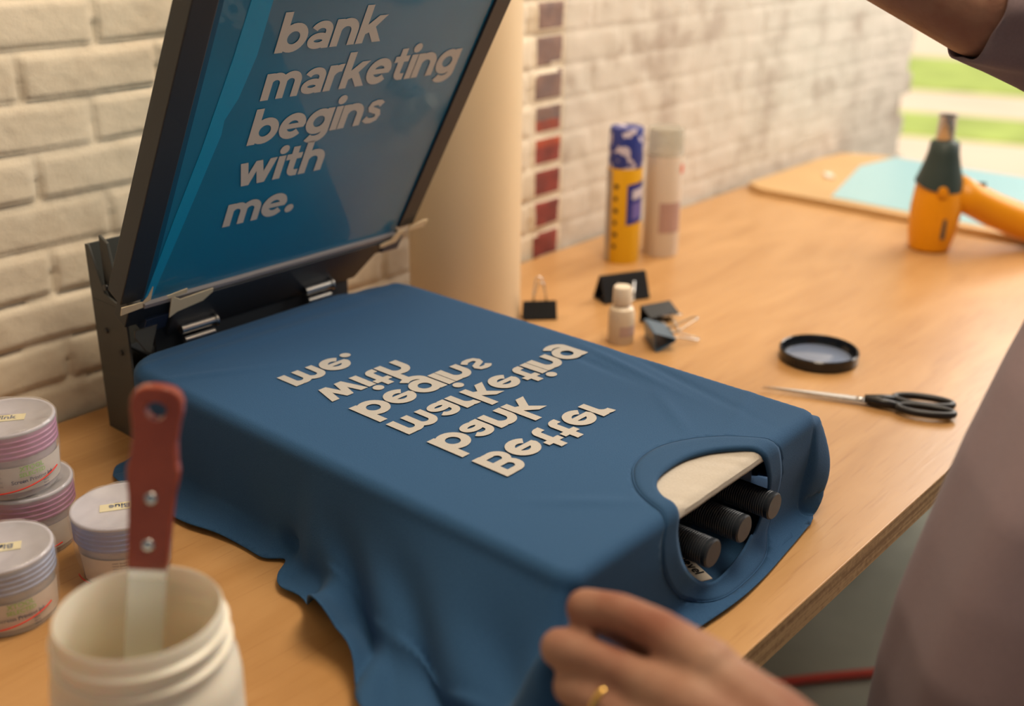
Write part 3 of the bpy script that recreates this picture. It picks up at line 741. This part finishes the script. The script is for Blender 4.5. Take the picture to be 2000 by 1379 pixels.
# local frame: u across, v up, w towards camera
dirc = Vector((.0244, .006, .107)).normalized(); acr = Vector((.74, -.67, 0)); acr = (acr - dirc*acr.dot(dirc)).normalized(); nrm = acr.cross(dirc).normalized()
def kf(u, v, wv): return acr*u + dirc*v + nrm*wv
M_HW = mat('red_wood_handle', '#a34c34', .32, var=.25, vscale=25, col2='#873826', coat=.5)
half = [(.0, .0118), (.012, .0121), (.030, .0126), (.046, .0134), (.056, .0150), (.062, .0152), (.068, .0138), (.080, .0128), (.090, .0138), (.098, .0152), (.104, .0150), (.109, .0128), (.112, .0085), (.113, .0030)]
HL = [(-w_, v) for v, w_ in half]; HR = [(w_, v) for v, w_ in half]
outline = HR + HL[::-1]
def scale_side(bm_, dx): pass
V0 = 0
bm = bmesh.new()
hole_c = (0, .098); hole_r = .0058
pts = [Vector((u, v)) for u, v in outline]; ed = [(i, (i+1) % len(pts)) for i in range(len(pts))]
hp = [Vector((hole_c[0]+hole_r*math.cos(a), hole_c[1]+hole_r*math.sin(a))) for a in np.linspace(0, 2*PI, 25)[:-1]]
k0 = len(pts); pts += hp; ed += [(k0+i, k0+(i+1) % 24) for i in range(24)]
Vv, Ee, Ff, *_r = delaunay_2d_cdt(pts, ed, [], 0, 1e-6)
Ff = [f for f in Ff if (lambda c: inpoly(c, outline) and (c-Vector(hole_c)).length > hole_r*.95)(sum((Vv[i] for i in f), Vector((0, 0)))/3)]
for f in Ff:
    a = [bm.verts.new(kf(Vv[i][0], V0+Vv[i][1], .0055)) for i in f]; bm.faces.new(a)
    b = [bm.verts.new(kf(Vv[i][0], V0+Vv[i][1], -.0055)) for i in f]; bm.faces.new(b[::-1])
for loop in (outline, [tuple(p) for p in hp]):
    n = len(loop)
    for i in range(n):
        p, q = loop[i], loop[(i+1) % n]
        bm.faces.new([bm.verts.new(kf(*t)) for t in ((p[0], V0+p[1], .0055), (q[0], V0+q[1], .0055), (q[0], V0+q[1], -.0055), (p[0], V0+p[1], -.0055))])
bmesh.ops.remove_doubles(bm, verts=bm.verts, dist=1e-6)
hd = build('handle', bm, M_HW, sp, bevel=.0022)
for v in (.016, .045):
    for s_ in (1, -1):
        bm = bmesh.new()
        Mr = Matrix.Translation(kf(0, V0+v, .0055*s_)) @ Matrix((acr, dirc, nrm)).transposed().to_4x4()
        lathe(bm, [(.0038, 0), (.0038, .0004), (.0026, .0008), (0, .0005)] if s_ > 0 else [(.0038, 0), (.0038, -.0004), (0, -.0008)], 20, M=Mr); build('rivet', bm, M_STEEL, hd, True)
bm = bmesh.new(); prism(bm, [(-.0112, -.066), (.0112, -.066), (.0112, .001), (-.0112, .001)], -.0008, .0008, kf); build('blade', bm, mat('blade_steel', (.55, .56, .55, 1), .3, .9), sp)
bm = bmesh.new(); prism(bm, [(-.0116, V0-.007), (.0116, V0-.007), (.0116, V0+.001), (-.0116, V0+.001)], -.0018, .0018, kf); build('bolster', bm, M_STEEL, sp, bevel=.0005)

# ------------------------------------------------------------ things on the bench behind the shirt
def spray(loc, r, hgt, lab, bodym, capm, lower, extra):
    root = empty('spray_can', loc); tag(root, lab, 'spray can')
    bm = bmesh.new(); lathe(bm, [(0, .002), (r*.8, .002), (r*.97, 0), (r, .003), (r, hgt*lower), (r*.97, hgt*lower+.004), (r*.8, hgt*lower+.008), (0, hgt*lower+.009)], 48); build('can_body', bm, bodym, root, autosm=True)
    bm = bmesh.new(); lathe(bm, [(r*.96, hgt*lower+.001), (r*.98, hgt*lower+.003), (r*.95, hgt*.985), (r*.90, hgt), (0, hgt)], 48); build('cap', bm, capm, root, autosm=True)
    extra(root, r, hgt)
    return root
def patch(root, name, r, a0, a1, z0, z1, m, sk=0, n=14):
    bm = bmesh.new()
    A = [bm.verts.new((r*math.cos(a), r*math.sin(a), z0+sk*(i/n))) for i, a in enumerate(np.linspace(a0, a1, n))]; B = [bm.verts.new((r*math.cos(a), r*math.sin(a), z1+sk*(i/n))) for i, a in enumerate(np.linspace(a0, a1, n))]
    for i in range(n-1): bm.faces.new((A[i], A[i+1], B[i+1], B[i]))
    return build(name, bm, m, root, True)
def capspot():
    m = bpy.data.materials.new('blue_white_cap'); m.use_nodes = True; nt = m.node_tree; b = nt.nodes['Principled BSDF']; tc = nt.nodes.new('ShaderNodeTexCoord')
    n = nt.nodes.new('ShaderNodeTexNoise'); n.inputs['Scale'].default_value = 65; n.inputs['Detail'].default_value = 1
    cr = nt.nodes.new('ShaderNodeValToRGB'); cr.color_ramp.elements[0].position = .56; cr.color_ramp.elements[1].position = .60
    cr.color_ramp.elements[0].color = (.018, .035, .24, 1); cr.color_ramp.elements[1].color = (.55, .5, .62, 1)
    nt.links.new(tc.outputs['Object'], n.inputs['Vector']); nt.links.new(n.outputs['Fac'], cr.inputs[0]); nt.links.new(cr.outputs[0], b.inputs['Base Color']); b.inputs['Roughness'].default_value = .4; return m
M_YEL = mat('yellow_can', '#d9a514', .38); M_BLUEL = mat('blue_label', '#232f8a', .4); M_SILV = mat('silver', (.45, .42, .38, 1), .3, .6)
def ex1(root, r, hgt):
    patch(root, 'silver_side', r+.0004, -4.2, -3.3, .002, hgt*.70, M_SILV)
    patch(root, 'blue_label', r+.0005, -2.35, -1.05, hgt*.30, hgt*.60, M_BLUEL, .006)
    patch(root, 'white_emblem', r+.0010, -2.05, -1.2, hgt*.49, hgt*.56, mat('emblem_white', '#c9c3d4', .5), .004)
    patch(root, 'lilac_emblem', r+.0010, -2.05, -1.25, hgt*.34, hgt*.46, mat('emblem_lilac', '#6a62ae', .5), .004)
    for k in range(6):
        patch(root, 'label_marks', r+.0006, -3.1, -2.9+.05*(k % 2), hgt*(.12+.09*k), hgt*(.15+.09*k), M_BPLAST)
spray((1.428, 1.010, 0), .0275, .213, 'yellow spray can with a blue and white spotted cap', M_YEL, capspot(), .70, ex1)
def ex2(root, r, hgt):
    patch(root, 'pink_label', r+.0005, -2.7, -1.3, hgt*.20, hgt*.44, mat('pinkish_print', '#b08f88', .5))
    patch(root, 'red_emblem', r+.0006, -1.5, -1.0, hgt*.66, hgt*.73, mat('red_emblem_paint', '#dc5a4a', .5))
spray((1.500, .985, 0), .0290, .205, 'white spray can with clear cap beside the yellow one', mat('white_can', '#d2c3b4', .3), mat('clear_cap', '#b9b6a8', .15, alpha=.55), .78, ex2)

# small white bottle
bt = empty('squeeze_bottle', (1.138, .800, 0)); tag(bt, 'small white plastic bottle with white screw cap among black clips', 'bottle')
bm = bmesh.new(); lathe(bm, [(0, 0), (.0165, 0), (.0172, .002), (.0172, .040), (.0155, .047), (.0110, .051), (.0110, .054)], 40); build('bottle_body', bm, mat('white_bottle', '#d8c8b2', .35), bt, autosm=True)
bm = bmesh.new(); lathe(bm, [(.0122, .053), (.0125, .054), (.0120, .074), (.0108, .0765), (0, .077)], 40); build('screw_cap', bm, mat('white_cap', '#e0d4c2', .4), bt, autosm=True)
patch(bt, 'faint_label', .0176, -2.6, -1.0, .012, .026, mat('faint_mauve', '#bda39c', .5))
# binder clips
def binder(loc, rot, label, M_=None, sc=1.0, tone=None, fold=False):
    root = empty('binder_clip', loc, rot); root.scale = (sc, sc, sc); tag(root, label, 'binder clip', 'black binder clips on the workbench')
    L, Wd, H_ = .021, .010, .021
    bm = bmesh.new()     # triangular spring body: apex line at z=H, base at z=0
    prof = [(-Wd, 0), (-Wd*.85, -.0012), (Wd*.85, -.0012), (Wd, 0), (.0012, H_), (.0004, H_+.0005), (Wd-.0016, .0006), (-Wd+.0016, .0006), (-.0004, H_+.0005), (-.0012, H_)]
    prof = [(-.0014, H_), (-Wd-.0006, .0010), (-Wd, -.0010), (Wd, -.0010), (Wd+.0006, .0010), (.0014, H_), (.0005, H_), (Wd-.0006, .0006), (-Wd+.0006, .0006), (-.0005, H_)]
    prism(bm, prof, -L, L, lambda u, v, w_: Vector((w_, u, v))); build('clip_body', bm, tone or M_BPLAST, root, bevel=.0003)
    for s_ in (-1, 1):
        bm = bmesh.new(); pts = [(-.008, s_*.0020, H_-.001), (-.0075, s_*.004, H_+.008), (-.0045, s_*.010, H_+.022), (-.0040, s_*.011, H_+.026), (0, s_*.0116, H_+.0285), (.0040, s_*.011, H_+.026), (.0045, s_*.010, H_+.022), (.0075, s_*.004, H_+.008), (.008, s_*.0020, H_-.001)]
        if fold: pts = [(x_*1.0, s_*(.0030+(z_-H_)*.40), H_-(z_-H_)*.72) for x_, y_, z_ in pts[1:-1]]
        tube(bm, pts, .0009, 8); build('wire_handle', bm, M_STEEL, root)
    return root
E_ = .0012
binder((1.135, .936, E_), (0, 0, -.75), 'black binder clip half hidden behind the shirt edge, leftmost', sc=1.1)
binder((1.278, .900, E_), (0, 0, -.45), 'tall black binder clip standing right behind the white bottle', sc=1.75, fold=True)
binder((1.238, .815, .0115), (1.57, 0, -.35), 'black binder clip lying on its side, right of the white bottle', sc=1.15)
binder((1.155, .765, .0125), (1.45, 0, .85), 'bluish binder clip with long wire handles, nearest the shirt edge', sc=1.3, tone=mat('blue_grey_clip', (.05, .10, .16, 1), .3))

# black jar lid, upside down
ld = empty('jar_lid', (1.258, .578, 0)); tag(ld, 'round black jar lid lying upside down on the workbench', 'lid')
bm = bmesh.new(); lathe(bm, [(0, 0), (.0465, 0), (.049, .002), (.0495, .014), (.0480, .0155), (.0465, .0145), (.0455, .010), (.0462, .009), (.0452, .006), (.044, .0035), (0, .003)], 80); build('lid_shell', bm, mat('gloss_black', (.012, .014, .018, 1), .16), ld, autosm=True)
bm = bmesh.new(); lathe(bm, [(0, .0032), (.040, .0032), (.042, .004), (.040, .0048), (0, .0042)], 64); build('liner', bm, mat('lid_liner', (.16, .20, .30, 1), .12), ld, True)

# scissors
sc_ = empty('scissors', (1.150, .500, .0015)); tag(sc_, 'scissors with black handles lying on the workbench by the shirt', 'scissors')
tip = Vector((1.122, .582)); piv = Vector((1.168, .478)); endp = Vector((1.205, .392))
ax = (endp-tip).normalized(); pe = Vector((-ax.y, ax.x))
def sfm(u, v, w_): q = tip+ax*u+pe*v; return Vector((q.x-1.150, q.y-.500, w_))
bm = bmesh.new(); prism(bm, [(0, 0), (.06, -.0030), (.120, -.0065), (.128, -.001), (.128, .005), (.06, .003)], .0015, .0032, sfm); build('blade', bm, M_STEEL, sc_, bevel=.0003)
bm = bmesh.new(); prism(bm, [(.002, .001), (.06, -.002), (.128, -.004), (.128, .006), (.06, .0045)], .0034, .0050, sfm); build('blade', bm, M_STEEL, sc_, bevel=.0003)
bm = bmesh.new(); lathe(bm, [(.004, 0), (.004, .001), (0, .0015)], 18, c=tuple(sfm(.112, 0, .005))); build('pivot_screw', bm, M_STEEL, sc_, True)
def bow(s_, c_u, c_v, ru, rv):
    bm = bmesh.new(); pts = [sfm(c_u+ru*math.cos(a), c_v+rv*math.sin(a), .0055) for a in np.linspace(0, 2*PI, 33)[:-1]]
    tube(bm, pts, .0042, 10, closed=True); tube(bm, [sfm(.118, s_*.001, .005), sfm(.135, s_*.005, .0055), sfm(c_u-ru*.9, c_v*.8, .0055)], [.005, .0055, .0045], 10)
    build('finger_loop', bm, M_BPLAST, sc_, True)
bow(-1, .184, -.0115, .030, .0105); bow(1, .182, .0145, .032, .0125)

# board with blue sheet and heat gun
bd = empty('cutting_board', (2.17, .80, 0)); tag(bd, 'light wooden board lying flat on the workbench near the window', 'board')
bm = bmesh.new(); prism(bm, [(u-2.17, v-.80) for u, v in [(1.955, .42), (2.40, .42), (2.40, 1.02), (2.375, 1.075), (2.30, 1.10), (1.98, 1.10), (1.955, 1.06)]], 0, .012)
build('board_panel', bm, mat('pale_wood', (.60, .38, .17, 1), .5, var=.15, vscale=5), bd, bevel=.002)
bm = bmesh.new(); prism(bm, [(1.975, .42), (2.40, .42), (2.40, .98), (2.27, 1.00), (1.985, .925)], .012, .0132); o = build('blue_sheet', bm, mat('pale_blue_vinyl', (.33, .55, .60, 1), .35), None); tag(o, 'pale blue sheet lying on the wooden board', 'sheet')
bm = bmesh.new(); bx(bm, -.018, .018, -.008, .008, .0125, .0165, Matrix.Translation((2.135, 1.005, 0)) @ Matrix.Rotation(.7, 4, 'Z')); o = build('paper_scrap', bm, mat('white_paper', '#e2d8cc', .6)); tag(o, 'small crumpled white scrap on the wooden board', 'paper scrap')

hg = empty('heat_gun', (1.825, .668, 0)); hg.rotation_euler = (0, 0, 0); tag(hg, 'yellow and black heat gun standing nozzle up on the workbench', 'heat gun')
M_HY = mat('gun_yellow', '#e09400', .38); M_HB = mat('gun_dark', (.025, .045, .045, 1), .5)
def ell_loft(bm, secs, n=32):
    rings = []
    for (cx, cy, z, rx, ry) in secs:
        rings.append([bm.verts.new((cx+rx*math.cos(2*PI*k/n), cy+ry*math.sin(2*PI*k/n), z)) for k in range(n)])
    for A, B in zip(rings, rings[1:]):
        for k in range(n): bm.faces.new((A[k], A[(k+1) % n], B[(k+1) % n], B[k])).smooth = True
    bm.faces.new(rings[0]); bm.faces.new(rings[-1])
bm = bmesh.new(); ell_loft(bm, [(0, 0, .0, .027, .027), (0, 0, .004, .033, .033), (.001, -.001, .03, .038, .038), (.002, -.002, .07, .0405, .0405), (.002, -.002, .10, .038, .038), (.001, -.001, .118, .0335, .0335)]); build('motor_housing', bm, M_HY, hg, autosm=True)
def zig():
    bm = bmesh.new(); n = 64; rings = []
    def low(a):  # dark shell reaches down in a V facing the camera
        c = math.cos(a-(-2.30)); return .122-.030*max(0, c)**1.5+.010*math.sin(a*2)
    lv = [0, .25, .5, .75, 1]
    for t in lv:
        ring_ = []
        for k in range(n):
            a = 2*PI*k/n; z = low(a)*(1-t)+.178*t
            rr = .0365+(.0215-.0365)*smooth(.10, .178, z)*1.0+.0012
            if z < .115: rr = .0385
            ring_.append(bm.verts.new((rr*math.cos(a)+.001, rr*math.sin(a)-.001, z)))
        rings.append(ring_)
    top = [bm.verts.new((.016*math.cos(2*PI*k/n)+.001, .016*math.sin(2*PI*k/n)-.001, .182)) for k in range(n)]; rings.append(top)
    for A, B in zip(rings, rings[1:]):
        for k in range(n): bm.faces.new((A[k], A[(k+1) % n], B[(k+1) % n], B[k])).smooth = True
    bm.faces.new(top); build('heat_shroud', bm, M_HB, hg)
zig()
bm = bmesh.new(); lathe(bm, [(.0135, .180), (.0145, .182), (.0142, .218), (.0150, .219), (.0150, .2215), (.0125, .2215), (.012, .200), (0, .200)], 36); build('nozzle', bm, mat('nozzle_steel', (.62, .58, .55, 1), .25, 1), hg, autosm=True)
bm = bmesh.new()
gp = [(.018, -.020, .098), (.040, -.044, .084), (.066, -.072, .066), (.098, -.108, .047), (.118, -.130, .035)]
tube(bm, gp, [.030, .027, .028, .0285, .027], 24); build('grip', bm, M_HY, hg, True)
bm = bmesh.new(); tube(bm, [(.118, -.130, .035), (.130, -.143, .029)], [.028, .023], 24); build('grip_end', bm, M_HB, hg, True)
bm = bmesh.new(); bx(bm, -.006, .006, -.004, .004, .026, .062, Matrix.Translation((-.022, -.026, 0)) @ Matrix.Rotation(.85, 4, 'Z')); build('vent', bm, M_GREYM, hg, bevel=.002)
bm = bmesh.new(); tube(bm, [(-.030, -.020, .106), (-.035, -.024, .106)], .0075, 20); build('round_button', bm, M_HY, hg)
bm = bmesh.new(); bx(bm, -.008, .008, -.004, .004, 0, .008, Matrix.Translation((.048, -.052, .104)) @ Matrix.Rotation(-.78, 4, 'Z')); build('switch', bm, M_HB, hg, bevel=.001)

# crate on the floor under the bench
cr_ = empty('storage_crate', (2.25, .88, -.75)); tag(cr_, 'dark storage crate standing on the floor under the workbench', 'crate')
bm = bmesh.new(); bx(bm, -.19, .19, -.10, .14, 0, .012); bx(bm, -.19, -.18, -.10, .14, .012, .20); bx(bm, .18, .19, -.10, .14, .012, .20); bx(bm, -.18, .18, -.10, -.09, .012, .20); bx(bm, -.18, .18, .13, .14, .012, .20)
build('crate_shell', bm, M_BPLAST, cr_, bevel=.003)
bm = bmesh.new(); bx(bm, -.195, .195, -.108, -.098, .185, .205); build('rim', bm, M_BPLAST, cr_, bevel=.002)
# red cable on the floor
bm = bmesh.new(); pts = []
for t in np.linspace(0, 1, 40): pts.append((1.25+.9*t, .80-.42*t+.05*math.sin(t*7), -.738))
tube(bm, pts, .008, 10); tag(build('power_cable', bm, mat('red_cable', '#c8402e', .5), smooth=True), 'red cable lying on the grey floor behind the workbench front edge', 'cable')

# ------------------------------------------------------------ the person
per = empty('person', (.82, .12, -.75)); tag(per, 'person in a mauve t-shirt leaning over the bench, holding the blue shirt', 'person')
def pp(o): o.location = (-.82, -.12, .75); return o
I4 = Matrix.Identity(4)
V3 = Vector
def caps(*pts):
    return [('c', V3(a[:3]), a[3], V3(b[:3]), b[3]) for a, b in zip(pts, pts[1:])]
hand = []
hand += caps((.4553, .3359, .1555, .0120), (.4560, .3117, .1632, .0116), (.4568, .2850, .1635, .0122), (.4500, .2461, .1620, .0155))
hand += caps((.4350, .3382, .1372, .0122), (.4357, .3129, .1412, .0115), (.4366, .2865, .1427, .0120), (.4310, .2453, .1492, .0160))
hand += caps((.4301, .3246, .1196, .0118), (.4257, .3004, .1250, .0120), (.4235, .2775, .1258, .0124), (.4215, .2466, .1340, .0150))
hand += caps((.4231, .3025, .0985, .0085), (.4192, .2854, .1035, .0095), (.4140, .2660, .1080, .0105), (.4090, .2379, .118, .0135))
hand += caps((.4740, .3460, .1370, .0100), (.4740, .3230, .1400, .0115), (.4680, .2880, .1440, .0130), (.4500, .2250, .140, .020))
hand += caps((.450, .246, .158, .0160), (.445, .205, .150, .021), (.438, .170, .142, .024))
hand += caps((.431, .245, .149, .0165), (.432, .205, .143, .021), (.436, .170, .140, .024))
hand += caps((.420, .2466, .134, .0155), (.424, .205, .133, .020), (.436, .165, .138, .024))
hand += caps((.409, .238, .119, .0140), (.416, .200, .124, .018), (.434, .165, .134, .023))
hand += caps((.437, .168, .139, .0250), (.455, .130, .130, .0255), (.52, .060, .105, .034), (.60, .000, .085, .041), (.635, -.020, .095, .040))
hand += caps((.635, -.020, .095, .040), (.76, .030, .27, .047), (.90, .110, .46, .055))
other = caps((1.16, .20, .50, .056), (1.06, .275, .475, .050), (.985, .345, .466, .044), (.950, .45, .515, .038), (.925, .56, .555, .032), (.915, .66, .575, .024), (.912, .70, .578, .026))
# right hand resting on the top rail of the lifted screen
for i, (dx, ln) in enumerate(((-.030, .062), (-.010, .070), (.010, .066), (.028, .052))):
    other += caps((.912+dx*.8, .70, .578, .014), (.908+dx, .735, .586, .0105), (.906+dx, .735+ln*.35, .580, .0095), (.906+dx, .735+ln*.42, .566, .0085))
other += caps((.905, .69, .570, .014), (.880, .712, .552, .0105), (.872, .728, .545, .009))
head = [('e', V3((1.10, .30, .76)), (.074, .092, .108), Matrix.Rotation(-.45, 4, 'X')), ('e', V3((1.10, .345, .715)), (.052, .055, .062), I4)]
head += caps((1.10, .12, .52, .060), (1.10, .22, .64, .050), (1.10, .27, .70, .050))
head += caps((1.10, .395, .762, .008), (1.10, .415, .738, .013)) + caps((1.082, .392, .712, .008), (1.118, .392, .712, .008))
head += [('e', V3((1.026, .285, .75)), (.010, .018, .028), I4), ('e', V3((1.174, .285, .75)), (.010, .018, .028), I4)]
torso = caps((.80, .13, .0, .10), (.86, .13, .16, .095), (1.0, .13, .32, .095), (1.08, .13, .44, .09)) + caps((.95, .10, .44, .065), (1.20, .14, .48, .065))
blob('body', hand+other+head+torso, .0027, M_SKIN, per, 5).location = (-.82, -.12, .75)
for ex in (1.074, 1.126):
    bm = bmesh.new(); bmesh.ops.create_uvsphere(bm, u_segments=20, v_segments=12, radius=.011, matrix=Matrix.Translation((ex, .379, .770))); pp(build('eye', bm, mat('eye', '#2b1c14', .2), per, True))
bm = bmesh.new(); bmesh.ops.create_uvsphere(bm, u_segments=40, v_segments=24, radius=1, matrix=Matrix.Translation((1.10, .275, .795)) @ Matrix.Rotation(-.45, 4, 'X') @ Matrix.Diagonal((.083, .092, .092, 1)))
pp(build('hair', bm, mat('dark_hair', '#1c1310', .6, bump=1, bscale=300), per, True))
# mauve shirt: torso
def torso_cloth():
    secs = [(-.14, .792, .190), (-.10, .790, .186), (-.05, .775, .180), (0, .765, .175), (.05, .758, .170), (.10, .762, .168), (.15, .782, .168), (.20, .807, .168), (.25, .845, .166), (.30, .900, .165), (.35, .965, .165), (.40, 1.03, .162), (.45, 1.07, .157), (.50, 1.09, .125), (.53, 1.10, .085), (.545, 1.10, .064)]
    bm = bmesh.new(); n = 120; rings = []
    zz = [s[0] for s in secs]; cx = [s[1] for s in secs]; rx = [s[2] for s in secs]
    for z in np.linspace(-.14, .545, 110):
        c = np.interp(z, zz, cx); r = np.interp(z, zz, rx); t = smooth(-.1, .5, z)
        ring_ = []
        for k in range(n):
            a = 2*PI*k/n
            fold = 1+.055*(1-smooth(.25, .5, z))*noise.noise(Vector((math.cos(a)*3.2+z*1.5, math.sin(a)*3.2, z*1.6)))+.016*math.sin(a*7+z*5)*(1-smooth(.3, .5, z))
            sl = -(a-PI) if False else 0
            ring_.append(bm.verts.new((c+r*math.cos(a)*fold, .150-.03*t+(.105-.015*t)*math.sin(a)*fold*(min(1, r/.15)), z)))
        rings.append(ring_)
    for A, B in zip(rings, rings[1:]):
        for k in range(n): bm.faces.new((A[k], A[(k+1) % n], B[(k+1) % n], B[k]))
    o = pp(build('shirt_torso', bm, M_LAV, per, True)); o['label'] = 'loose mauve cotton t-shirt'
    s = o.modifiers.new('s', 'SOLIDIFY'); s.thickness = .002
torso_cloth()
def sleeve(path, name='sleeve'):
    bm = bmesh.new(); n = 72; rings = []
    for i, (c, r) in enumerate(path):
        c = V3(c); t = (V3(path[min(i+1, len(path)-1)][0]) - V3(path[max(i-1, 0)][0])).normalized()
        a_ = t.cross(V3((0, 0, 1))).normalized(); b_ = t.cross(a_)
        rings.append([bm.verts.new(c+(a_*math.cos(2*PI*k/n)+b_*math.sin(2*PI*k/n))*r*(1+.05*math.sin(k*2*PI/n*7+i*.4)*(i/len(path))+.03*math.sin(k*2*PI/n*3+i*.5))) for k in range(n)])
    for A, B in zip(rings, rings[1:]):
        for k in range(n): bm.faces.new((A[k], A[(k+1) % n], B[(k+1) % n], B[k]))
    o = pp(build(name, bm, M_LAV, per, True)); s = o.modifiers.new('s', 'SOLIDIFY'); s.thickness = .002
def lerp_path(a, b, ra, rb, n=16): return [(tuple(V3(a).lerp(V3(b), i/(n-1))), ra+(rb-ra)*i/(n-1)) for i in range(n)]
sleeve(lerp_path((1.17, .17, .47), (1.07, .268, .452), .088, .080)[:-1] + lerp_path((1.07, .268, .452), (.978, .350, .469), .080, .0490))
sleeve(lerp_path((1.04, .13, .455), (.93, .115, .455), .078, .084)[:-1] + lerp_path((.93, .115, .455), (.80, .045, .30), .084, .078))
# trousers and shoes
tr = caps((.74, .13, -.03, .088), (.74, .13, -.12, .090)) + caps((.84, .13, -.03, .088), (.84, .13, -.12, .090)) + caps((.735, .13, -.14, .086), (.70, .13, -.38, .062), (.70, .10, -.70, .050)) + caps((.85, .13, -.14, .086), (.93, .13, -.38, .062), (.95, .10, -.70, .050))
pp(blob('trousers', tr, .006, mat('dark_trousers', '#24262e', .85, bump=.3, bscale=400), per))
for x in (.70, .95):
    pp(blob('shoe', caps((x, .08, -.715, .034), (x, .17, -.722, .028), (x, .20, -.724, .025)), .004, mat('shoe', '#33302e', .6), per))
# gold ring on the third finger
bm = bmesh.new(); Mr = Matrix.Translation((.4252, .2970, .1252)) @ (V3((.4257, .3004, .1265))-V3((.4235, .2775, .1263))).to_track_quat('Z', 'Y').to_matrix().to_4x4()
lathe(bm, [(.0120, -.0022), (.0128, -.0018), (.0131, 0), (.0128, .0018), (.0120, .0022)], 40, M=Mr)
o = build('finger_ring', bm, mat('gold', (.75, .50, .16, 1), .22, 1), None, True); o.modifiers.new('s', 'SOLIDIFY').thickness = .0006; tag(o, 'thin gold ring on the finger of the hand holding the shirt', 'ring')
bpy.context.view_layer.update()
